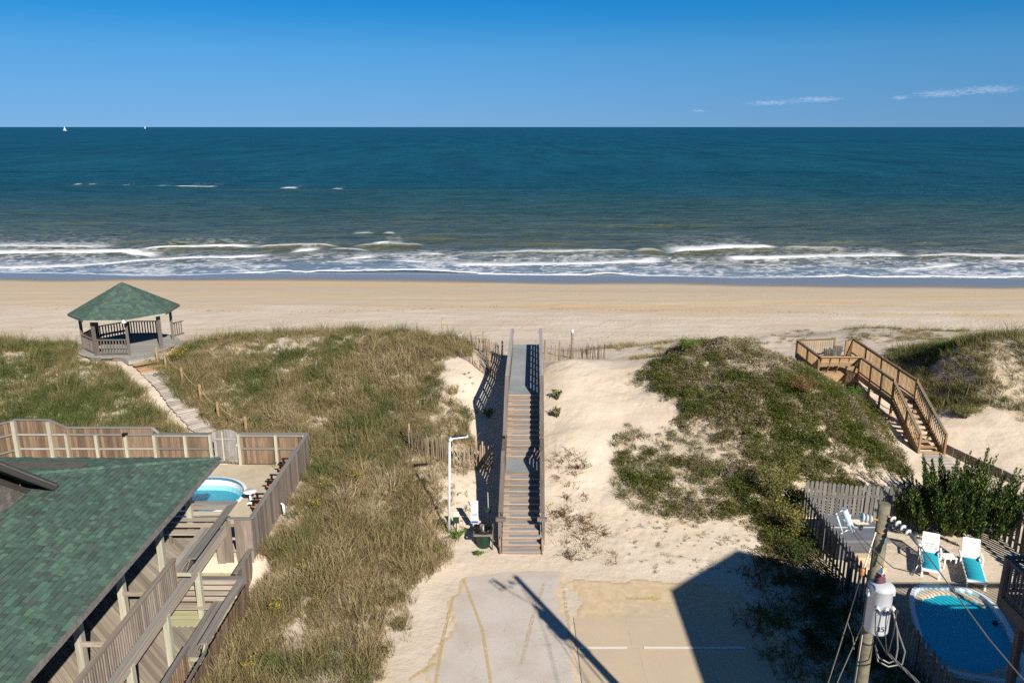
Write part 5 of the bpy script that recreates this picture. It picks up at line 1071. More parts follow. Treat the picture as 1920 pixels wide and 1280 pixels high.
for i, (x, y) in enumerate([(-21.05, 45.3), (-20.3, 44.6), (-18.45, 42.4), (-16.9, 40.8), (-15.35, 39.1), (-13.45, 37.6)]):
    z = G(x, y); t = MB(); t.tube([(x, y, z - .2), (x + rnd.uniform(-.03, .03), y, z + 1.08)], .075, 10); t.lathe([(.078, 0), (.05, .05), (.0, .07)], (x, y, z + 1.08), 10, cap=False)
    o = t.build('fence_post', M['new_timber_post'], origin=(x, y, z)); tops.append(Vector((x, y, z + .98)))
    props(o, ['rope post at the gazebo entry', 'second rope post below the gazebo steps', 'rope post half way along the boardwalk, upper one', 'rope post half way along the boardwalk, lower one', 'rope post on the lower third of the boardwalk', 'lowest rope post behind the garden gate'][i], 'post', 'rope posts along the boardwalk')
rp = MB()
for i in range(len(tops) - 1): rp.tube([tops[i].lerp(tops[i + 1], k / 8) - Vector((0, 0, .22 * math.sin(math.pi * k / 8))) for k in range(9)], .016, 6)
o = rp.build('rope', M['rope']); props(o, 'sagging rope strung between the boardwalk posts', 'rope')
# ------------------------------------------------------------------ public beach stairs in the middle
stairs = thing('beach_stairs', (.4, 28.1, 0), 'long wooden beach access stairs with landing and grey walkway over the dune', 'stairs')
def sx_(y): return .36 + .0285 * (y - 28.1)           # centre line, slightly askew
HW = .77; RISE = .15
def flight(y0, z0, run, n):
    for i in range(n):
        y = y0 + run * i; z = z0 + RISE * (i + 1); c = sx_(y)
        plank('riser', (c - HW, y + .012, z - RISE / 2 - .02), (c + HW, y + .012, z - RISE / 2 - .02), RISE - .02, .024, M['stair_riser'], stairs, up=(0, 1, 0))
        if i < n - 1:
            plank('tread', (c - HW, y + run * .27, z - .018), (c + HW, y + run * .27, z - .018), run * .5, .04, M['stair_tread'], stairs)
            plank('tread', (c - HW, y + run * .77, z - .018), (c + HW, y + run * .77, z - .018), run * .46, .04, M['stair_tread'], stairs)
            m = MB(); m.box(c - HW * rnd.uniform(.62, .74), c + HW * .93, y + run * .12, y + run * .86, z + .002, z + .007); m.build('grip_strip', M['grip'], stairs)
M['grip'] = plain('grip', '#7f858b', .9, vary=.22, scale=16)
M['deck_mat'] = concrete('deck_mat', '#7a8184', '#959a9b')
flight(28.2, .03, .29, 13); flight(33.2, 1.95, .268, 13)
for y0, y1, z in ((31.68, 33.2, 1.95), (36.42, 45.6, 3.9)):
    y = y0
    while y < y1 - .05: plank('deck_plank', (sx_(y) - HW, y + .07, z - .02), (sx_(y) + HW, y + .07, z - .02), .135, .04, M['stair_tread'], stairs); y += .142
    m = MB(); n_ = 10; m.add([p for k in range(n_ + 1) for p in ((sx_(y0 + (y1 - y0) * k / n_) - HW * .97, y0 + .1 + (y1 - y0 - .12) * k / n_, z + .012), (sx_(y0 + (y1 - y0) * k / n_) + HW * .97, y0 + .1 + (y1 - y0 - .12) * k / n_, z + .012))], [(2 * k, 2 * k + 1, 2 * k + 3, 2 * k + 2) for k in range(n_)]); m.build('deck_mat', M['deck_mat'], stairs)
def zline(y): return 0.03 + .15 + (y - 28.2) / .29 * RISE if y < 31.7 else (1.95 if y < 33.2 else (1.95 + .15 + (y - 33.2) / .268 * RISE if y < 36.42 else 3.9))
for s in (-1, 1):
    g = lambda y, e=.0: sx_(y) + s * (HW + .06 + e)
    for (ya, yb) in ((28.25, 31.7), (33.2, 36.42)): plank('stringer', (g(ya), ya, zline(ya) - .22), (g(yb), yb, zline(yb - .01) - .22), .05, .28, M['stair_riser'], stairs)
    for (ya, yb) in ((31.7, 33.2), (36.42, 45.6)): plank('joist', (g(ya), ya, zline((ya + yb) / 2) - .14), (g(yb), yb, zline((ya + yb) / 2) - .14), .05, .24, M['stair_riser'], stairs)
    brk = [28.9, 31.7, 33.2, 36.42, 45.6]
    for j in range(4):
        ya, yb = brk[j], brk[j + 1]; za, zb = (zline(ya + .01) if j % 2 == 0 else zline((ya + yb) / 2)), (zline(yb - .01) if j % 2 == 0 else zline((ya + yb) / 2))
        for h, hh in ((.16, .13), (.37, .13), (.58, .13)): plank('rail', (g(ya, -.03), ya, za + h), (g(yb, -.03), yb, zb + h), .035, hh, M['stair_rail'], stairs)
        plank('hand_rail', (g(ya), ya, za + .98), (g(yb), yb, zb + .98), .19, .045, M['stair_rail'] if j < 3 else M['grey_wood'], stairs); plank('rail', (g(ya, -.03), ya, za + .85), (g(yb, -.03), yb, zb + .85), .035, .22, M['stair_rail'], stairs)
    y = 29.0
    while y < 45.7:
        zz = zline(min(y, 45.5)); post('post', g(y, .05), y, min(G(g(y), y), zz) - .3, zz + .95, .095, M['stair_rail'], stairs); y += 1.19
    post('newel_post', g(28.45, .02), 28.45, -.2, .62, .1, M['stair_riser'], stairs); post('newel_post', g(28.85, .05), 28.85, -.2, 1.25, .11, M['stair_rail'], stairs)
    plank('newel_cap', (g(28.8) - .2, 28.82, 1.27), (g(28.8) + .2, 28.82, 1.27), .14, .14, M['stair_rail'], stairs); plank('kerb_board', (g(28.2), 28.15, .1), (g(28.8), 28.8, .5), .05, .16, M['stair_riser'], stairs)
    plank('hand_rail', (g(45.6), 45.6, 4.88), (g(46.2), 46.9, 4.3), .16, .045, M['grey_wood'], stairs)
# steps down to the beach beyond the crest
for i in range(14): plank('tread', (sx_(46) - HW, 45.8 + i * .3, 3.75 - i * .19), (sx_(46) + HW, 45.8 + i * .3, 3.75 - i * .19), .27, .04, M['stair_tread'], stairs)
# ------------------------------------------------------------------ lamp, signs, bin at the foot of the stairs
lx, ly = -2.6, 29.5; lz = G(lx, ly)
lamp = thing('street_lamp', (lx, ly, lz), 'slim white pole lamp with solar panel arm left of the stairs', 'street lamp')
m = MB(); m.tube([(lx, ly, lz - .3), (lx + .12, ly, 4.4)], .054, 14, r2=.044); m.build('pole', M['white_paint'], lamp)
m = MB(); m.tube([(lx + .1, ly, 4.36), (lx + .2, ly - .02, 4.44)], .075, 12); m.build('bracket', M['white_paint'], lamp)
m = MB(); m.beam((lx + .14, ly, 4.46), (lx + .86, ly - .02, 4.56), .17, .05); m.build('lamp_head', M['panel_white'], lamp)
m = MB(); m.beam((lx + .2, ly, 4.497), (lx + .80, ly - .02, 4.581), .12, .012); m.build('solar_panel', M['solar_panel'], lamp)
dx0, dy0 = -2.3, 29.62; z = G(dx0, dy0); dog = thing('bag_dispenser', (dx0, dy0, z), 'dark green pet waste bag dispenser with cream notice on a thin post', 'dispenser')
m = MB(); m.box(dx0 - .02, dx0 + .02, dy0 + .03, dy0 + .07, z - .2, 1.1); m.build('post', M['dark_steel'], dog)
m = MB(); m.box(dx0 - .12, dx0 + .12, dy0 - .07, dy0 + .03, .70, .94); m.build('box', M['dark_green'], dog)
m = MB(); m.box(dx0 - .115, dx0 + .115, dy0 - .005, dy0 + .02, .96, 1.18); sgn = m.build('notice_plate', M['cream_sign'], dog)
for k in range(4): m = MB(); m.box(dx0 - .08, dx0 + .07 - .03 * (k % 2), dy0 - .009, dy0 - .005, 1.13 - k * .04, 1.145 - k * .04); m.build('text_line', M['grey_print'], sgn)
sx0, sy0 = -1.54, 29.68; z = G(sx0, sy0); sg_ = thing('notice_sign', (sx0, sy0, z), 'white notice above a blue and white one on one post behind the litter bin', 'sign')
m = MB(); m.box(sx0 - .04, sx0 + .04, sy0, sy0 + .07, z - .3, 1.62); m.build('post', M['white_paint'], sg_)
m = MB(); m.box(sx0 - .15, sx0 + .15, sy0 - .02, sy0 - .002, 1.17, 1.66); up_s = m.build('upper_plate', M['white_plastic'], sg_)
m = MB(); m.box(sx0 - .15, sx0 + .15, sy0 - .02, sy0 - .002, .64, 1.14); lo_s = m.build('lower_plate', M['white_plastic'], sg_)
def line(parent, x0, x1, z0, z1, mat): m = MB(); m.box(x0, x1, sy0 - .024, sy0 - .020, z0, z1); m.build('text_line', mat, parent)
line(up_s, sx0 - .025, sx0 + .025, 1.57, 1.61, M['grey_print']); line(up_s, sx0 - .09, sx0 + .09, 1.48, 1.50, M['grey_print'])
for k in range(3): line(up_s, sx0 - .11, sx0 + .11 - .03 * (k % 2), 1.39 - k * .06, 1.402 - k * .06, M['grey_print'])
line(lo_s, sx0 - .09, sx0 + .10, 1.05, 1.075, M['blue_print']); line(lo_s, sx0 - .11, sx0 + .11, 1.0, 1.025, M['blue_print']); line(lo_s, sx0 - .05, sx0 + .05, .93, .95, M['grey_print']); line(lo_s, sx0 - .11, sx0 + .11, .85, .865, M['blue_print']); line(lo_s, sx0 - .14, sx0 + .14, .655, .755, M['blue_print'])
bx_, by_ = -1.14, 28.75; z = G(bx_, by_); bn = thing('litter_bin', (bx_, by_, z), 'dark green litter bin with black bag in a wooden frame', 'litter bin')
m = MB(); m.lathe([(.24, 0), (.26, .05), (.30, .72), (.33, .80), (.30, .8), (.26, .1)], (bx_, by_, z), 22, cap=False); m.build('drum', M['dark_green'], bn)
m = MB(); prof = []
for k in range(40):
    a = 2 * math.pi * k / 40; r = .345 + .018 * math.sin(5 * a) + rnd.uniform(-.01, .01); prof.append((a, r))
vs = []
for rr, zz in ((1.0, .66), (1.04, .80), (.99, .86), (.80, .80), (.72, .45)): vs += [(bx_ + r * rr * math.cos(a), by_ + r * rr * math.sin(a), z + zz + .035 * math.sin(7 * a + zz * 9)) for a, r in prof]
m.add(vs, [(i * 40 + j, i * 40 + (j + 1) % 40, (i + 1) * 40 + (j + 1) % 40, (i + 1) * 40 + j) for i in range(4) for j in range(40)] + [[160 + j for j in range(40)]], 0, True); m.build('bag', M['black_plastic'], bn)
for (ax, ay), (cx_, cy_) in (((-.38, -.31), (.38, -.31)), ((.38, -.31), (.38, .33)), ((-.38, .33), (.38, .33)), ((-.38, -.31), (-.38, .33))): plank('frame_rail', (bx_ + ax, by_ + ay, z + .64), (bx_ + cx_, by_ + cy_, z + .64), .04, .09, M['stair_rail'], bn)
for ax, ay in ((.36, -.28), (.36, .3), (-.36, .3)): post('frame_leg', bx_ + ax, by_ + ay, z - .1, z + (.66 if ay < 0 else .8), .055, M['stair_rail'], bn)
stx = thing('marker_stake', (-.95, 29.9, .2), 'thin pale stake with dark plate in the shadow left of the stairs', 'stake')
m = MB(); m.tube([(-.95, 29.95, G(-.95, 29.9) - .2), (-1.0, 29.95, 1.9)], .025, 8); m.build('pole', M['grey_wood'], stx); m = MB(); m.box(-1.09, -.87, 29.90, 29.92, 1.0, 1.2); m.build('plate', M['dark_green'], stx)
# ------------------------------------------------------------------ sand fences
def sand_fence(pts, label, h=1.15, gap=.085, wild=.05, posts=True):
    t = thing('sand_fence', (pts[0][0], pts[0][1], G(*pts[0])), label, 'fence', None); P = [Vector((*p, 0)) for p in pts]; run = []
    for i in range(len(P) - 1):
        L = (P[i + 1] - P[i]).length; k = max(1, int(L / gap)); run += [P[i].lerp(P[i + 1], j / k) for j in range(k)]
    wire = [[], []]
    for j, p in enumerate(run):
        z = G(p.x, p.y); lx_ = rnd.uniform(-wild, wild) * 2; ly_ = rnd.uniform(-wild, wild); hh = h * rnd.uniform(.9, 1.08)
        dd = (run[min(j + 1, len(run) - 1)] - run[max(j - 1, 0)]).normalized(); plank('picket', (p.x, p.y, z - .12), (p.x + lx_, p.y + ly_, z + hh), .042, .012, M['sand_lath'], t, up=(-dd.y, dd.x, 0))
        for q, f in enumerate((.3, .8)): wire[q].append((p.x + lx_ * f - dd.y * .012, p.y + ly_ * f + dd.x * .012, z + h * f))
        if posts and j % 22 == 0: m = MB(); m.tube([(p.x, p.y + .08, z - .3), (p.x, p.y + .08, z + h + .2)], .045, 8); m.build('post', M['sand_lath'], t)
    for wv_ in wire: m = MB(); m.tube(wv_, .006, 4); m.build('wire', M['dark_wire'], t)
sand_fence([(-4.85, 35.0), (-4.0, 34.2), (-2.8, 33.9), (-1.9, 33.9), (-.85, 34.5)], 'old lath sand fence below the lamp, running to the stairs')
sand_fence([(-2.5, 46.9), (-1.2, 46.6), (-.5, 46.3)], 'lath sand fence across the dune gap left of the walkway', h=.85)
sand_fence([(-2.9, 43.6), (-2.2, 43.1), (-1.5, 42.6)], 'sand fence half buried in the slope left of the walkway', h=.4)
sand_fence([(-1.75, 46.6), (-1.45, 44.5), (-1.2, 42.4)], 'sand fence along the shaded side of the walkway', wild=.12)
sand_fence([(1.75, 47.6), (3.2, 47.4), (4.6, 46.6), (5.6, 45.7)], 'lath sand fence right of the walkway on the dune crest', h=1.0)
z = G(-3.9, 52.0); bsx = thing('beach_sign', (-3.45, 50.5, G(-3.45, 50.5)), 'small white sign standing in the grass at the beach edge', 'sign')
m = MB(); m.box(-3.49, -3.42, 50.5, 50.57, G(-3.45, 50.5) - .3, 3.3); m.build('post', M['white_paint'], bsx); m = MB(); m.box(-3.62, -3.29, 50.47, 50.50, 2.95, 3.27); pn = m.build('plate', M['white_plastic'], bsx)
m = MB(); m.box(-3.56, -3.35, 50.466, 50.47, 3.12, 3.15); m.build('text_line', M['grey_print'], pn); m = MB(); m.box(-3.56, -3.42, 50.466, 50.47, 3.05, 3.075); m.build('text_line', M['grey_print'], pn)
bp = thing('marker_post', (4.3, 54.5, G(4.3, 54.5)), 'round wooden marker post with white top on the beach', 'post')
m = MB(); m.tube([(4.3, 54.5, G(4.3, 54.5) - .4), (4.28, 54.5, 2.35)], .1, 12); m.build('pole', M['sand_lath'], bp); m = MB(); m.lathe([(.105, 0), (.105, .22), (.05, .27)], (4.28, 54.5, 2.3), 12); m.build('cap', M['white_paint'], bp)
for i, (x, y) in enumerate(((-4.4, 48.6), (2.1, 49.2), (3.0, 48.6))):
    z = G(x, y); m = MB(); m.tube([(x, y, z - .3), (x + .02, y, z + 1.5)], .05, 8); o = m.build('fence_post', M['sand_lath'], origin=(x, y, z)); props(o, ['lone brown post in the grass by the white beach sign', 'bare post just right of the walkway end', 'bare post behind the right sand fence'][i], 'post')
# ------------------------------------------------------------------ new timber walkover on the right
bw = thing('beach_walkover', (20.8, 37, .6), 'new yellow timber walkover with viewing platform, walkway and stairs on the right', 'walkover')
ZD = 2.5; T_, TP, TC = M['new_timber'], M['new_timber_post'], M['new_cap']
A_, B_, C_, D_ = (17.82, 47.9), (20.3, 48.25), (17.84, 44.3), (20.2, 44.25); E_, E2, Gn, Hn = (21.5, 48.45), (20.75, 47.6), (21.32, 39.8), (20.12, 39.8)
def deckpart(poly, z, ny0, ny1, fx, name):
    m = MB(); m.prism(poly, z - .26, z - .05); pt_ = m.build(name, T_, bw); y = ny0
    while y < ny1: x0, x1 = fx(y); plank('plank', (x0, y, z - .02), (x1, y, z - .02), .135, .04, T_, pt_); y += .142
deckpart([C_, (21.55, 44.25), E_, A_], ZD, 44.35, 48.1, lambda y: (17.85, 21.5 if y < 47.5 else 20.8), 'platform')
deckpart([(20.12, 39.8), (21.38, 39.8), (21.55, 44.22), (20.18, 44.22)], ZD, 39.87, 44.25, lambda y: (20.15, 21.33 + (y - 39.8) * .045), 'walkway')
def guard(p, q, z0, z1, posts, h=1.05, side=1, pz=None, parent=bw):
    p, q = Vector((*p, 0)), Vector((*q, 0)); L = (q - p).length; dz = z1 - z0
    plank('cap_rail', (p.x, p.y, z0 + h), (q.x, q.y, z1 + h), .15, .04, TC, parent)
    for hh in (.12, h - .09): plank('rail', (p.x, p.y, z0 + hh), (q.x, q.y, z1 + hh), .04, .09, T_, parent)
    n = int(L / .14)
    for i in range(n): f = (i + .5) / n; c = p.lerp(q, f); z = z0 + dz * f; post('baluster', c.x + .035 * side, c.y, z + .05, z + h - .03, .04, T_, parent)
    for f in posts: c = p.lerp(q, f); z = z0 + dz * f; post('post', c.x, c.y, min(G(c.x, c.y), z) - .3, z + h + .06, .1, TP, parent)
guard(C_, A_, ZD, ZD, (0, .5, 1)); guard(A_, B_, ZD, ZD, (1,)); guard(E_, Gn, ZD, ZD, (0, .25, .5, .75, 1)); guard(E2, E_, ZD, ZD, (0,)); guard(D_, Hn, ZD, ZD, (0, .36, .68, 1))
plank('skirt_board', (C_[0], C_[1] - .04, ZD - .25), (D_[0], D_[1] - .04, ZD - .25), .04, .5, T_, bw); plank('skirt_board', (D_[0] - .05, D_[1], ZD - .16), (Hn[0] - .05, Hn[1], ZD - .16), .04, .28, T_, bw)
m = MB(); m.add([(C_[0], C_[1] + .03, ZD - .4), (D_[0], D_[1] + .03, ZD - .4), (D_[0], D_[1] + .03, G(*D_) - .3), (C_[0], C_[1] + .03, G(*C_) - .3)], [(0, 1, 2, 3)]); m.build('lattice_skirt', TP, bw)
for i in range(3): plank('bench_back_plank', (C_[0] + .1, C_[1] + .05 - .06 * i, ZD + .55 + .2 * i), (D_[0] - .1, D_[1] + .05 - .06 * i, ZD + .55 + .2 * i), .18, .035, T_, bw, up=(0, 1, .2))
plank('cap_rail', (C_[0], C_[1] - .16, ZD + 1.07), (D_[0], D_[1] - .16, ZD + 1.07), .15, .04, T_, bw)
for i in range(3): plank('bench_seat_plank', (C_[0] + .1, C_[1] + .25 + .15 * i, ZD + .45), (D_[0] - .1, D_[1] + .25 + .15 * i, ZD + .45), .14, .04, T_, bw)
for i in range(5): x = C_[0] + .1 + i * (D_[0] - C_[0] - .2) / 4; plank('bench_support', (x, C_[1] + .35, ZD + .0), (x, C_[1] - .14, ZD + 1.05), .05, .14, TP, bw, up=(0, 1, .4)); plank('bench_arm', (x, C_[1] + .62, ZD + .42), (x, C_[1] - .02, ZD + .42), .05, .09, TP, bw)
for i in range(3): plank('bench_seat_plank', (C_[0] + .25 + .15 * i, C_[1] + .8, ZD + .45), (A_[0] + .25 + .15 * i, A_[1] - .3, ZD + .45), .14, .04, T_, bw)
p0y, p1y, zb, n = 39.8, 36.95, .62, 10                 # the stairs down to the yard
for s, (xa, xb) in enumerate(((20.12, 20.33), (21.32, 21.62))):
    guard((xa, p0y), (xb, p1y), ZD, zb, (.52, 1), h=1.0, side=1 if s == 0 else -1); plank('stringer', (xa, p0y, ZD - .2), (xb, p1y, zb - .15), .05, .3, TP, bw)
    m = MB(); m.tube([(xa + (.09 if s == 0 else -.09), p0y, ZD + .82), (xb + (.09 if s == 0 else -.09), p1y, zb + .8)], .022, 8); m.build('grab_rail', M['white_paint'], bw)
for i in range(n):
    f = (i + 1) / n; y = p0y + (p1y - p0y) * (i + .5) / n; z = ZD - (ZD - zb) * f; xa = 20.14 + .21 * f; xb = 21.3 + .28 * f
    for o_ in (-.07, .07): plank('tread', (xa, y + o_, z), (xb, y + o_, z), .13, .04, T_, bw)
def adirondack(x, y, z, rz, lab, mat):
    t = thing('deck_chair', (x, y, z), lab, 'chair', 'dark chairs on the timber platform', rz); c_, s_ = math.cos(rz), math.sin(rz)
    tr_ = lambda a, b, c: (x + a * c_ - b * s_, y + a * s_ + b * c_, z + c); upv = (-s_, c_, 0)
    for a in (-.28, .28):
        plank('leg', tr_(a, -.3, 0), tr_(a, -.3, .55), .09, .04, mat, t); plank('rear_leg', tr_(a, -.35, .36), tr_(a, .45, .04), .04, .12, mat, t); plank('armrest', tr_(a * 1.15, -.4, .57), tr_(a * 1.15, .3, .57), .13, .03, mat, t)
    for i in range(4): plank('seat_slat', tr_(-.26, -.33 + i * .14, .37 - i * .035), tr_(.26, -.33 + i * .14, .37 - i * .035), .12, .025, mat, t)
    for i in range(5): plank('back_slat', tr_(-.22 + i * .11, .16, .25), tr_(-.24 + i * .12, .44, .95), .095, .025, mat, t, up=upv)
adirondack(19.35, 46.6, ZD, 2.6, 'dark wooden chair facing the sea on the timber platform', M['dark_picket']); adirondack(20.1, 47.4, ZD, 2.9, 'dark wooden chair in the seaward corner of the timber platform', M['dark_picket'])
tb = thing('side_table', (19.5, 45.7, ZD), 'small square timber table between the chairs on the walkover platform', 'table')
for a in (-.2, .2):
    for b in (-.2, .2): post('leg', 19.5 + a, 45.7 + b, ZD, ZD + .48, .06, T_, tb)
for i in range(4): plank('top_slat', (19.22, 45.5 + i * .13, ZD + .5), (19.78, 45.5 + i * .13, ZD + .5), .12, .03, T_, tb)
lwl = thing('retaining_edge', (22, 36.5, .4), 'low weathered board edge running from the walkover stairs behind the juniper', 'edging')
for i in range(6): f0, f1 = i / 6, (i + 1) / 6; a = Vector((21.75, 37.4)).lerp(Vector((23.4, 34.0)), f0); b = Vector((21.75, 37.4)).lerp(Vector((23.4, 34.0)), f1 - .01); plank('board', (a.x, a.y, G(a.x, a.y) + .22), (b.x, b.y, G(b.x, b.y) + .22), .05, .5, M['old_wood'], lwl)
pth = thing('timber_path', (20.9, 36, .5), 'short timber path at the foot of the walkover stairs', 'path')
y = 36.85
while y > 32.5: x = 20.95 - (36.85 - y) * .06; plank('plank', (x - .62, y, max(G(x, y), .05) + .05), (x + .62, y, max(G(x, y), .05) + .05), .14, .04, M['path_board'], pth); y -= .15
# ------------------------------------------------------------------ yard with the picket fence
def pickets(t, p0, p1, h, w=.14, gap=.045, both=True, hv=None):
    p0, p1 = Vector((*p0, 0)), Vector((*p1, 0)); L = (p1 - p0).length; n = int(L / (w + gap)); dd = (p1 - p0) / n; nr = Vector((-dd.y, dd.x, 0)).normalized()
    for i in range(n):
        c = p0 + dd * (i + .5); z = G(c.x, c.y) if True else 0; hh = h + rnd.uniform(-.015, .015); off = nr * (.03 if i % 2 or not both else -.03)
        plank('picket', (c.x + off.x, c.y + off.y, z - .03), (c.x + off.x + rnd.uniform(-.01, .01), c.y + off.y, z + hh), w, .02, M['dark_picket'], t, up=tuple(nr), shape='dogear')
    for z in (.35, h - .3): plank('rail', (p0.x, p0.y, z), (p1.x, p1.y, z), .035, .085, M['dark_picket'], t)
    k = int(L / 2.3)
    for i in range(k + 1): c = p0.lerp(p1, i / k); post('post', c.x, c.y, -.2, h - .08, .09, M['dark_picket'], t)
pk = thing('picket_fence', (12.25, 24, 0), 'grey dog eared picket fence along the shaded side of the right yard', 'fence'); pickets(pk, (12.25, 30.5), (12.25, 13.5), 1.72, w=.125, gap=.03)
pk = thing('picket_fence', (16, 30.55, 0), 'grey dog eared picket fence behind the hot tub and juniper', 'fence'); pickets(pk, (12.3, 30.55), (20.1, 30.55), 1.72, both=False)
pk = thing('picket_fence', (20.2, 24, 0), 'grey picket fence on the far right side of the juniper', 'fence'); pickets(pk, (20.2, 30.5), (20.2, 16), 1.72)
ht = thing('hot_tub', (13.65, 28.75, 0), 'square hot tub under a folded grey cover in the fence corner', 'hot tub')
m = MB(); m.box(12.72, 14.58, 27.82, 29.68, .06, .80); m.build('cabinet', M['tub_cabinet'], ht)
for k in range(4): m = MB(); m.box(12.71, 14.59, 27.806, 27.818, .12 + k * .17, .26 + k * .17); m.build('side_panel', M['tub_cabinet'], ht)
M['cover_side'] = plain('cover_side', '#7d8087', .5, vary=.08)
for y0, y1 in ((27.72, 28.72), (28.78, 29.78)): m = MB(); m.box(12.62, 14.68, y0, y1, .82, .95); m.build('cover_half', M['tub_cover'], ht)
m = MB(); m.box(12.62, 14.68, 28.722, 28.778, .85, .958); m.build('cover_seam', M['white_paint'], ht)
m = MB(); m.box(13.5, 14.4, 29.0, 29.4, .952, .962); m.build('cover_label', M['cream_sign'], ht)
hs_ = thing('hot_tub_step', (13.75, 27.3, 0), 'beige two tread plastic step in front of the hot tub', 'step')
m = MB(); m.box(13.25, 14.3, 27.35, 27.68, 0, .42); m.build('upper_step', M['beige_plastic'], hs_); m = MB(); m.box(13.25, 14.3, 27.0, 27.33, 0, .2); m.build('lower_step', M['beige_plastic'], hs_)
pt = MB(); pt.prism([(12.4, 15), (19.9, 15), (19.9, 24.9), (17.2, 25.5), (15.2, 26.4), (12.4, 26.2)], -.1, .05)
# a loop of paving round the pool, so that the pool opening stays open
def p2(n=44, grow=0.0):
    out = []
    for i in range(n):
        a = 2 * math.pi * i / n; c, s = math.cos(a), math.sin(a); k = (abs(c) ** 4 + abs(s) ** 4) ** (-1 / 4); u, v = (1.42 + grow) * k * c, (2.55 + grow) * k * s
        if v > 0: u *= 1 - .10 * (v / 2.55) ** 2
        out.append((15.22 + u * .93 + v * .30, 23.35 + v * .95 - u * .25))
    return out
outer2 = []
for x, y in p2(): a = math.atan2(y - 23.4, x - 15.2); k = min(abs((19.9 - 15.2 if math.cos(a) > 0 else 15.2 - 12.4) / max(1e-6, abs(math.cos(a)))), abs((26.3 - 23.4 if math.sin(a) > 0 else 23.4 - 14) / max(1e-6, abs(math.sin(a))))); outer2.append((15.2 + k * math.cos(a), 23.4 + k * math.sin(a)))
pm = MB(); ring(pm, outer2, .03, p2(grow=.15), .03); ring(pm, outer2, -.2, outer2, .03); o = pm.build('patio', M['patio']); o['kind'] = 'structure'
sp_ = thing('plunge_pool', (15.2, 23.4, 0), 'fibreglass pool with white rim in the yard below the loungers', 'pool')
m = MB(); ring(m, p2(grow=.20), .03, p2(grow=.17), .13); ring(m, p2(grow=.17), .13, p2(grow=.03), .14); ring(m, p2(grow=.03), .14, p2(grow=0), .06); m.build('rim', M['pool_white'], sp_)
M['pool_deep'] = plain('pool_deep', '#62dff5', .4, vary=.15, scale=1.5, bump=0); M['pool_step'] = plain('pool_step', '#b9cfcf', .5, vary=.12, scale=4, bump=0)
m = MB(); ring(m, p2(grow=0), .06, p2(grow=-.05), -.25, 0); ring(m, p2(grow=-.05), -.25, p2(grow=-.3), -.7, 1); m.add([(x, y, -.7) for x, y in p2(grow=-.3)], [list(range(44))], 1); m.build('basin', [M['pool_blue'], M['pool_deep']], sp_)
top_arc = [p for p in p2(grow=-.06) if p[1] > 24.75]; top_arc.sort()
m = MB(); m.prism(top_arc, -.6, -.22); m.build('entry_step', M['pool_step'], sp_)
M['pool2_water'] = water_mat('pool2_water', '#e4fafc', 6, .35, ('#2fdcf5', .62))
m = MB(); m.add([(x, y, -.06) for x, y in p2(grow=-.004)], [list(range(44))]); m.build('water', M['pool2_water'], sp_)
m = MB(); m.box(16.52, 16.60, 23.7, 23.86, -.1, .05); m.build('skimmer', M['black_plastic'], sp_)
def lounger(hx, hy, fx, fy, lab):
    t = thing('sun_lounger', (fx, fy, 0), lab, 'lounger', 'white loungers in the right yard'); F, Hd = Vector((fx, fy, 0)), Vector((hx, hy, 0)); ax = (Hd - F); L = ax.length; ax.normalize(); sd = Vector((-ax.y, ax.x, 0)); Wm = M['white_plastic']
    P = lambda a, b, z: F + ax * a + sd * b + Vector((0, 0, z)); piv = L * .66
    for b in (-.31, .31): plank('side_rail', P(0, b, .33), P(L * .95, b, .33), .045, .09, Wm, t)
    for a in (.08, L * .72):
        for b in (-.29, .29): plank('leg', P(a, b, 0), P(a, b, .3), .07, .06, Wm, t, up=tuple(ax))
    plank('front_rail', P(.02, -.31, .33), P(.02, .31, .33), .05, .09, Wm, t)
    for i in range(10): plank('seat_slat', P(.08 + i * piv / 10, -.3, .37), P(.08 + i * piv / 10, .3, .37), .085, .02, Wm, t)
    ca, sa = math.cos(R(55)), math.sin(R(55)); BL = .80
    for b in (-.27, .27): plank('back_post', P(piv, b, .38), P(piv + BL * ca, b, .38 + BL * sa), .06, .035, Wm, t)
    nrm = tuple(-ax * sa + Vector((0, 0, ca)))
    for i in range(9): d = .07 + i * .085; plank('back_slat', P(piv + d * ca, -.28, .385 + d * sa), P(piv + d * ca, .28, .385 + d * sa), .062 if i < 8 else .11, .02, Wm, t, up=nrm)
    for b in (-.37, .37): plank('armrest', P(piv - .28, b, .55), P(piv + .25, b, .57), .07, .03, Wm, t); plank('arm_post', P(piv - .22, b, .3), P(piv - .22, b, .55), .05, .05, Wm, t, up=tuple(ax))
    m = MB(); rows = 16; vs = []
    for i in range(rows + 1):
        a = .03 + (piv - .02) * i / rows; dz = .03 + .012 * math.sin(i * 2.1) + (-.05 if i == 0 else 0)
        for b in (-.285, -.27, 0, .27, .285): vs.append(P(a, b, .385 + dz - (.03 if abs(b) > .28 else 0)))
    m.add(vs, [(i * 5 + j, i * 5 + j + 1, (i + 1) * 5 + j + 1, (i + 1) * 5 + j) for i in range(rows) for j in range(4)], 0, True); m.add([P(.03, -.28, .37), P(.03, .28, .37), P(piv, .28, .37), P(piv, -.28, .37)], [(0, 1, 2, 3)]); m.build('cushion', M['teal_fabric'], t)
lounger(16.55, 28.35, 15.72, 26.52, 'white lounger with teal cushion on the left of the little white table'); lounger(17.95, 28.1, 17.0, 25.75, 'white lounger with teal cushion on the right of the little white table')
wt_ = thing('side_table', (16.85, 27.45, 0), 'little square white table between the two teal loungers', 'table')
m = MB(); m.box(16.6, 17.1, 27.25, 27.67, .40, .43); m.build('table_top', M['white_plastic'], wt_)
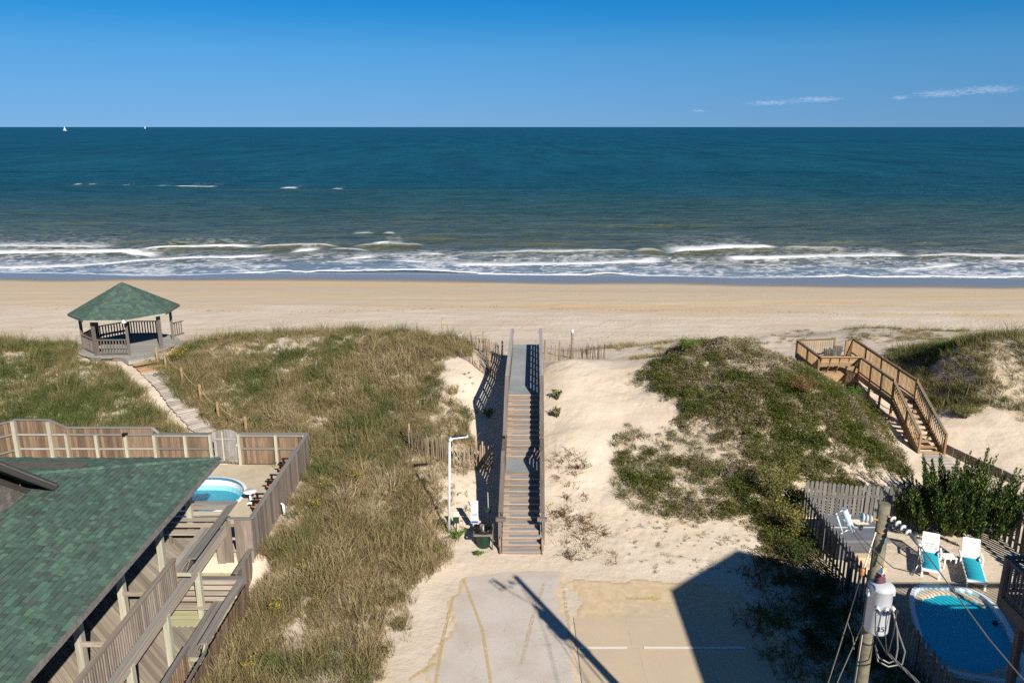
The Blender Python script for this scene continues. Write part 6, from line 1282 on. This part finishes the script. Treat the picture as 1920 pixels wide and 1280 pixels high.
for a in (-.21, .21):
    for b in (-.17, .17): plank('leg', (16.85 + a * 1.1, 27.46 + b * 1.1, 0), (16.85 + a, 27.46 + b, .41), .05, .04, M['white_plastic'], wt_)
# big windswept juniper
def juniper():
    rj = random.Random(21); cx, cy = 18.45, 29.95; t = thing('juniper', (cx, cy, 0), 'big dark green juniper leaning over the picket fence corner', 'shrub')
    tr_ = MB()
    for a in range(5): ang = a * 1.26; tr_.tube([(cx + .15 * math.cos(ang), cy + .15 * math.sin(ang), -.2), (cx + .6 * math.cos(ang), cy + .5 * math.sin(ang), .9), (cx + 1.3 * math.cos(ang), cy + .8 * math.sin(ang), 1.8)], .09, 8, r2=.04)
    tr_.build('trunk', M['dry_wood'], t)
    vs, fs, mi = [], [], []
    for k in range(210):
        a = rj.uniform(0, 6.28); rr = math.sqrt(rj.random()); bx = cx + 2.3 * rr * math.cos(a); by = cy + 1.5 * rr * math.sin(a); top = 3.5 * math.sqrt(max(.05, 1 - .72 * rr * rr)) * rj.uniform(.6, 1.13)
        if bx > cx + .8: top *= 1.05
        if bx < cx - 1.4: top *= .85
        z0 = top * rj.uniform(.15, .5); lean = Vector(((bx - cx) * .16 + rj.uniform(-.3, .3), (by - cy) * .12 + rj.uniform(-.35, .15), 1)).normalized(); Ls = top - z0
        n_ = 44
        for i in range(n_):
            f = (i + rj.random()) / n_; c = Vector((bx, by, z0)) + lean * Ls * f; rad = .30 * (1 - f) ** .55 + .03
            for q in range(4):
                a2 = rj.uniform(0, 6.28); d = Vector((math.cos(a2), math.sin(a2), rj.uniform(.6, 2.0))).normalized(); s = rad * rj.uniform(.55, 1.15); base = c + d * s * .15; tip = c + d * s + Vector((0, 0, .05)); sd = d.cross(Vector((rj.uniform(-1, 1), rj.uniform(-1, 1), .3))).normalized() * rj.uniform(.012, .024); o = len(vs)
                vs.extend([tuple(base), tuple((base + tip) / 2 + sd), tuple(tip), tuple((base + tip) / 2 - sd)]); fs.append((o, o + 1, o + 2, o + 3)); mi.append(0 if rj.random() < .74 else 1)
    m = MB(); m.v = vs; m.f = [list(f) for f in fs]; m.mi = mi; m.smooth = [False] * len(fs); m.build('foliage', [M['juniper'], M['juniper_tip']], t)
M['juniper'] = leafm('juniper', '#2b3d1c', .3); M['juniper_tip'] = leafm('juniper_tip', '#6f7f38', .25)
juniper()
# ------------------------------------------------------------------ the tall house whose shadow falls on the lane, and its pool deck
rh = thing('tall_house', (17.5, 4, 0), 'tall beach house beside the parking lane with a raised pool deck', 'house')
HE, HX0, HX1, HY = 10.5, 13.12, 32, 11.38; RX, RZ = 17.54, HE + 2.04; HER = RZ - 2.92
m = MB(); m.box(HX0 + .45, HX1 - .3, -9, HY - .45, 0, HER - .1); m.build('wall', M['siding'], rh)
m = MB(); prof = [(HX0, HE), (RX, RZ), (22.54, HER)]
for (xa, za), (xb, zb_) in ((prof[0], prof[1]), (prof[1], prof[2])): m.add([(xa, HY, za), (xb, HY, zb_), (xb, -9, zb_), (xa, -9, za), (xa, HY, za - .2), (xb, HY, zb_ - .2), (xb, -9, zb_ - .2), (xa, -9, za - .2)], [(0, 1, 2, 3), (7, 6, 5, 4), (0, 4, 5, 1), (3, 2, 6, 7), (0, 3, 7, 4), (1, 5, 6, 2)])
m.box(22.543, HX1, -9, HY, HER - .2, HER); m.build('roof', M['asphalt_roof'], rh)
m = MB(); m.add([(HX0 + .45, HY - .46, HE - .15), (22.1, HY - .46, HER - .1), (RX, HY - .46, RZ - .25)], [(0, 1, 2)]); m.build('gable', M['siding'], rh)
for z in (3.4, 6.6):
    for x in (14.3, 16.7, 19.1): m = MB(); m.box(x, x + 1.3, HY - .46, HY - .40, z, z + 1.6); wn_ = m.build('window', M['white_paint'], rh); m = MB(); m.box(x + .1, x + 1.2, HY - .42, HY - .38, z + .1, z + 1.5); m.build('pane', M['glass'], wn_)
DX, DY, DF, DR = 12.72, 18.28, 4.66, 5.72
dk = group_part('pool_deck', (DX, 15, DF), rh)
y = HY
while y < DY - .1: plank('plank', (DX + .02, y, DF - .02), (25, y, DF - .02), .135, .04, M['deck_wood'], dk); y += .142
plank('rim_board', (DX, HY, DF - .19), (DX, DY, DF - .19), .05, .34, M['stair_rail'], dk); plank('rim_board', (DX, DY - .01, DF - .19), (25, DY - .01, DF - .19), .05, .34, M['stair_rail'], dk)
plank('cap_rail', (DX + .02, HY, DR), (DX + .02, DY + .04, DR), .15, .045, M['stair_rail'], dk); plank('cap_rail', (DX, DY, DR + .003), (25, DY, DR + .003), .15, .045, M['stair_rail'], dk)
for h in (DF + .12, DR - .10): plank('rail', (DX + .04, HY, h), (DX + .04, DY, h), .05, .1, M['stair_rail'], dk); plank('rail', (DX + .05, DY - .03, h), (25, DY - .03, h), .05, .06, M['stair_rail'], dk)
for x, y in [(DX + .03, DY - .03), (DX + .03, 16), (DX + .03, 13.7)] + [(DX + 2.4 * i, DY - .03) for i in range(1, 6)]: post('rail_post', x, y, DF - .3, DR, .13, M['stair_rail'], dk)
y = HY + .2
while y < DY - .1: post('baluster', DX + .01, y, DF + .08, DR - .05, .04, M['stair_rail'], dk); y += .14
x = DX + .15
while x < 25: post('baluster', x, DY, DF + .08, DR - .05, .03, M['stair_rail'], dk); x += .18
for x, y in ((13.15, 17.9), (17.2, 17.9), (21.4, 17.9), (13.15, 13.5)): post('deck_post', x, y, -.3, DF - .2, .16, M['stair_rail'], dk)
# ------------------------------------------------------------------ utility pole
UX, UY = 6.88, 13.38; up_ = thing('utility_pole', (UX, UY, 0), 'grey wooden utility pole carrying a transformer in front of the right yard', 'utility pole')
m = MB(); m.tube([(UX, UY, -.5), (UX, UY, 3), (UX, UY, 6.5), (UX, UY, 9.69)], [.152, .142, .122, .104], 20); pole = m.build('pole', M['pole_wood'], up_)
for z in (4.0, 5.6, 6.75): m = MB(); m.lathe([(.153 - z * .0046, 0), (.157 - z * .0046, .004), (.157 - z * .0046, .04), (.153 - z * .0046, .044)], (UX, UY, z), 20, cap=False); m.build('strap', M['dark_steel'], up_)
m = MB(); m.tube([(UX - .16, UY - .02, .0), (UX - .15, UY - .03, 5.0), (UX - .12, UY - .05, 7.0)], .014, 6); m.build('ground_wire', M['wire'], up_)
tx, ty = UX - .04, UY - .36; xf = group_part('transformer', (tx, ty, 7.1), up_); TZ0 = 7.28
m = MB(); m.lathe([(.17, -.02), (.205, .0), (.212, .03), (.212, .86), (.222, .87), (.232, .90), (.232, .93), (.19, .975), (.08, .995), (.0, 1.0)], (tx, ty, TZ0), 32, cap=False); m.add([(tx + .17 * math.cos(a * .196), ty + .17 * math.sin(a * .196), TZ0 - .02) for a in range(32)], [list(range(32))[::-1]]); m.build('tank', M['tank_grey'], xf)
m = MB(); m.box(tx - .07, tx + .07, ty + .19, UY - .1, 7.4, 7.48); m.box(tx - .07, tx + .07, ty + .19, UY - .1, 7.95, 8.03); m.build('bracket', M['grey_steel'], xf)
m = MB(); m.lathe([(.09, 0), (.06, .02), (.11, .05), (.06, .08), (.10, .11), (.055, .14), (.085, .17), (.05, .20)], (tx - .04, ty + .02, 8.26), 16); m.build('bushing', M['porcelain_brown'], xf)
m = MB(); m.lathe([(.05, 0), (.055, .05), (.025, .07), (.02, .16)], (tx - .04, ty + .02, 8.45), 12); m.build('bushing_cap', M['white_plastic'], xf)
for a in (-.14, 0, .14):
    m = MB(); m.lathe([(.045, 0), (.035, .06), (.03, .10)], (tx + .02 + a, ty - math.sqrt(max(0, (.212 ** 2) - a * a)), 7.86), 12, axis=(a * .8, -1, 0)); m.build('terminal', M['white_plastic'], xf)
    m = MB(); m.lathe([(.034, 0), (.034, .04)], (tx + .02 + a * 1.25, ty - math.sqrt(max(0, (.212 ** 2) - a * a)) - .1, 7.86), 10, axis=(a * .8, -1, 0)); m.build('terminal_cap', M['dark_steel'], xf)
m = MB(); m.lathe([(.05, 0), (.06, .01), (.05, .03)], (tx + .03, ty - .212, 7.78), 12, axis=(0, -1, 0)); m.build('relief_valve', M['blue_print'], xf)
tx_c = bpy.data.curves.new('number', 'FONT'); tx_c.body = '35'; tx_c.size = .15; tx_c.extrude = .002; tx_c.align_x = 'CENTER'; nt_ = bpy.data.objects.new('number', tx_c); COL.objects.link(nt_); nme = bpy.data.meshes.new_from_object(nt_.evaluated_get(bpy.context.evaluated_depsgraph_get())); bpy.data.objects.remove(nt_); nme.materials.clear(); nme.materials.append(M['black_print']); no = bpy.data.objects.new('number', nme); COL.objects.link(no)
put(no, xf, Matrix.Translation((tx - .02, ty - .217, 7.38)) @ Matrix.Rotation(R(90), 4, 'X'))
for x in (-.235, .235): m = MB(); m.box(tx + x - .02, tx + x + .02, ty - .04, ty + .04, 8.02, 8.16); m.build('lug', M['tank_grey'], xf)
cu = group_part('fuse_cutout', (6.1, 13.2, 9.45), up_)
m = MB(); m.tube([(6.05, 13.18, 9.68), (6.24, 13.16, 9.26)], .055, 14); m.lathe([(.06, 0), (.075, .01), (.06, .03)], (6.11, 13.17, 9.55), 14, axis=(.2, 0, -.42)); m.lathe([(.06, 0), (.075, .01), (.06, .03)], (6.16, 13.17, 9.42), 14, axis=(.2, 0, -.42)); m.build('insulator_body', M['pale_blue'], cu)
m = MB(); m.tube([(5.90, 13.12, 9.60), (6.03, 13.1, 9.26)], .018, 8); m.build('fuse_tube', M['pale_blue'], cu)
for a, b in (((5.88, 13.12, 9.62), (6.07, 13.17, 9.68)), ((6.01, 13.1, 9.24), (6.22, 13.16, 9.28))): m = MB(); m.tube([a, ((a[0] + b[0]) / 2, 13.12, (a[2] + b[2]) / 2 + .03), b], .022, 8); m.lathe([(.03, -.03), (.04, 0), (.03, .03)], a, 8); m.build('clamp', M['grey_steel'], cu)
m = MB(); m.tube([(6.14, 13.19, 9.48), (6.38, 13.25, 9.30), (6.44, 13.26, 9.24)], .014, 6); m.tube([(6.40, 13.2, 9.27), (6.47, 13.3, 9.27)], .03, 6); m.build('bracket', M['dark_steel'], cu)
pin = group_part('side_insulator', (6.55, 13.35, 9.4), up_)
for i in range(3): m = MB(); m.lathe([(.03, 0), (.085 - .006 * i, .012), (.09 - .006 * i, .03), (.04, .04)], (6.50 + i * .075, 13.34, 9.43 - i * .015), 16, axis=(-1, 0, .2)); m.build('shed', M['pale_blue'] if i == 0 else M['porcelain_grey'] if 'porcelain_grey' in M else M['polymer_grey'], pin)
m = MB(); m.tube([(6.45, 13.34, 9.44), (6.80, 13.36, 9.37)], .02, 8); m.build('pin', M['orange_clamp'], pin)
ins = group_part('insulator_string', (7.0, 13.2, 9.4), up_); i0, i1 = Vector((6.97, 13.30, 9.47)), Vector((7.14, 12.82, 9.36)); dv = (i1 - i0).normalized()
m = MB(); m.tube([i0 - dv * .08, i1 + dv * .12], .018, 8); m.build('core', M['dark_steel'], ins)
for k in range(4): m = MB(); m.lathe([(.022, -.03), (.04, -.02), (.066, .012), (.064, .022), (.022, .03)], i0 + dv * (.06 + k * .125), 18, axis=tuple(dv)); m.build('disc', M['polymer_grey'], ins)
m = MB(); m.tube([(UX - .11, UY - .02, 9.15), (UX - .05, UY - .11, 9.15), (UX + .05, UY - .10, 9.15)], .012, 6); m.tube([(UX + .02, UY - .11, 9.50), (6.97, 13.27, 9.47)], .018, 6); m.build('eye_bolt', M['orange_clamp'], up_)
m = MB(); m.tube([(6.14, 13.15, 9.45), (6.35, 13.0, 9.20), (6.72, 12.9, 8.85), (6.88, 12.8, 8.72), (7.0, 12.55, 8.80), (7.03, 12.42, 8.86)], .009, 6); m.tube([(6.8, 12.95, 8.62), (6.5, 13.1, 8.9), (6.26, 13.16, 9.22)], .008, 6); m.build('jumper_wire', M['dark_wire'], up_)
def cable(pts, r, name, mat, label=None, sag=0, n=14, parent=None):
    P = [Vector(p) for p in pts]; out = []
    for i in range(len(P) - 1):
        for k in range(n): f = k / n; out.append(P[i].lerp(P[i + 1], f) - Vector((0, 0, sag * 4 * f * (1 - f))))
    out.append(P[-1]); m = MB(); m.tube(out, r, 6); o = m.build(name, mat, parent)
    if label: props(o, label, 'cable')
    return o
cl = group_part('dead_end_clamp', (7.1, 12.6, 9.2), up_)
m = MB(); m.tube([(7.13, 12.80, 9.36), (7.16, 12.66, 9.31), (7.2, 12.55, 9.27)], .035, 8); m.tube([(7.10, 12.75, 9.38), (7.2, 12.68, 9.42)], .012, 6); m.build('clamp_body', M['grey_steel'], cl)
m = MB(); m.tube([(7.17, 12.6, 9.27), (7.15, 12.5, 9.1), (7.08, 12.46, 8.99)], .01, 6); m.tube([(7.19, 12.57, 9.26), (7.22, 12.47, 9.05), (7.14, 12.44, 8.93)], .01, 6); m.build('stirrup', M['wire'], cl)
m = MB(); m.tube([(7.12, 12.45, 8.99), (7.03, 12.42, 8.84)], .026, 10); m.lathe([(.03, -.02), (.04, 0), (.03, .02)], (7.02, 12.42, 8.83), 8); m.build('hot_clamp', M['grey_steel'], cl)
cable([(7.2, 12.55, 9.27), (7.32, 10.6, 8.82), (7.5, 7.0, 8.4), (8.0, -20, 9.2)], .011, 'power_line', M['wire'], 'thin overhead power line running from the insulator string over the pool yard', .0)
gy0 = Vector((6.80, 13.3, 9.2)); anchor = Vector((9.3, 20.0, -.05))
cable([(6.74, 13.30, 9.15), (6.60, 13.3, 8.34)], .014, 'strain_rod', M['cream_sign'], parent=up_)
m = MB(); m.lathe([(.02, -.08), (.045, -.05), (.035, 0), (.045, .05), (.02, .08)], (6.59, 13.3, 8.33), 10); m.build('strain_insulator', M['orange_clamp'], up_)
cable([(6.59, 13.3, 8.3), (6.32, 13.3, 6.6), (6.05, 13.25, 5.2), (5.5, 12.9, 2.0), (5.2, 12.7, 0)], .011, 'guy_wire', M['wire'], 'upper pale guy wire sloping down left of the transformer pole')
cable([(6.74, 13.28, 7.30), (6.36, 13.2, 6.1), (6.1, 13.15, 5.1), (5.6, 12.9, 2.2), (5.25, 12.6, 0)], .011, 'guy_wire', M['wire'], 'lower pale guy wire leaving the pole below the transformer')
cable([(6.42, 13.28, 7.25), (6.55, 13.26, 6.95), (6.58, 13.22, 6.7)], .008, 'bond_wire', M['wire'], parent=up_)
for a, e in ((-.2, (6.93, 12.72, 7.0)), (0, (6.94, 12.70, 7.0)), (.18, (6.96, 12.70, 7.0))): cable([(tx + a, ty - .3, 7.84), (tx + a * .9, ty - .34, 7.45), e], .011, 'service_wire', M['dark_wire'], parent=up_)
m = MB()
for k in range(3): q = k * 2.09; m.tube([Vector((6.95, 12.72, 7.0)).lerp(Vector((7.45, 11.6, 6.75)), f / 16) + Vector((math.cos(q + f * .9), 0, math.sin(q + f * .9))) * .018 for f in range(17)], .012, 6)
m.build('twisted_service_cable', M['wire'], up_)
cable([(7.45, 11.6, 6.75), (8.6, 8.6, 6.3), (13.4, 6, 6.0)], .018, 'service_drop', M['wire'], 'twisted service cable running from the transformer to the tall house')
m = MB()
for r_, dz in ((.34, 0), (.24, .08)): m.tube([(tx + .22, ty - .1, 7.75), (tx + .32, ty - .15, 7.4), (tx + .44 * r_ / .3, ty - .2, 6.95 + dz), (tx + .40 * r_ / .3, ty - .25, 6.72 + dz), (tx + .2, ty - .25, 6.66 + dz), (tx + .02, ty - .2, 6.74 + dz), (tx + .0, ty - .05, 7.0)], .016, 8)
m.build('cable_loop', M['wire'], up_)
# ------------------------------------------------------------------ boats far out
def boat(x, y, k, lab):
    t = thing('sailboat', (x, y, SEA), lab, 'sailboat', None, .3); z = SEA
    m = MB(); prof = [(-6, .9, 1.6), (-3, 1.9, 1.5), (1, 2.1, 1.5), (5, 1.3, 1.8), (8, .05, 2.2)]; vs = []
    for a, b, c in prof: vs += [(x + a * k, y - b * k, z + c * k), (x + a * k, y - b * .5 * k, z - .3 * k), (x + a * k, y + b * .5 * k, z - .3 * k), (x + a * k, y + b * k, z + c * k)]
    m.add(vs, [(i * 4 + j, i * 4 + (j + 1) % 4, (i + 1) * 4 + (j + 1) % 4, (i + 1) * 4 + j) for i in range(4) for j in range(4)] + [(3, 2, 1, 0)]); m.build('hull', M['sail'], t)
    m = MB(); m.tube([(x + 1 * k, y, z + 1.5 * k), (x + 1 * k, y, z + 19 * k)], .16 * k, 8); m.build('mast', M['sail'], t)
    m = MB(); m.add([(x + .8 * k, y, z + 3 * k), (x - 5 * k, y - .8 * k, z + 3.2 * k), (x + .8 * k, y, z + 18.5 * k), (x - 2 * k, y - .9 * k, z + 9 * k)], [(0, 1, 3), (3, 2, 0), (1, 0, 3), (2, 3, 0)]); m.build('mainsail', M['sail'], t)
    m = MB(); m.add([(x + 7.6 * k, y, z + 2.4 * k), (x + 1.4 * k, y - .9 * k, z + 3 * k), (x + 1.2 * k, y, z + 17 * k)], [(0, 1, 2), (2, 1, 0)]); m.build('jib', M['sail'], t)
boat(-2340, 4300, 1.25, 'small white sailboat far out on the left of the horizon'); boat(-4150, 9300, 1.5, 'tiny white sail right on the horizon, right of the nearer boat')
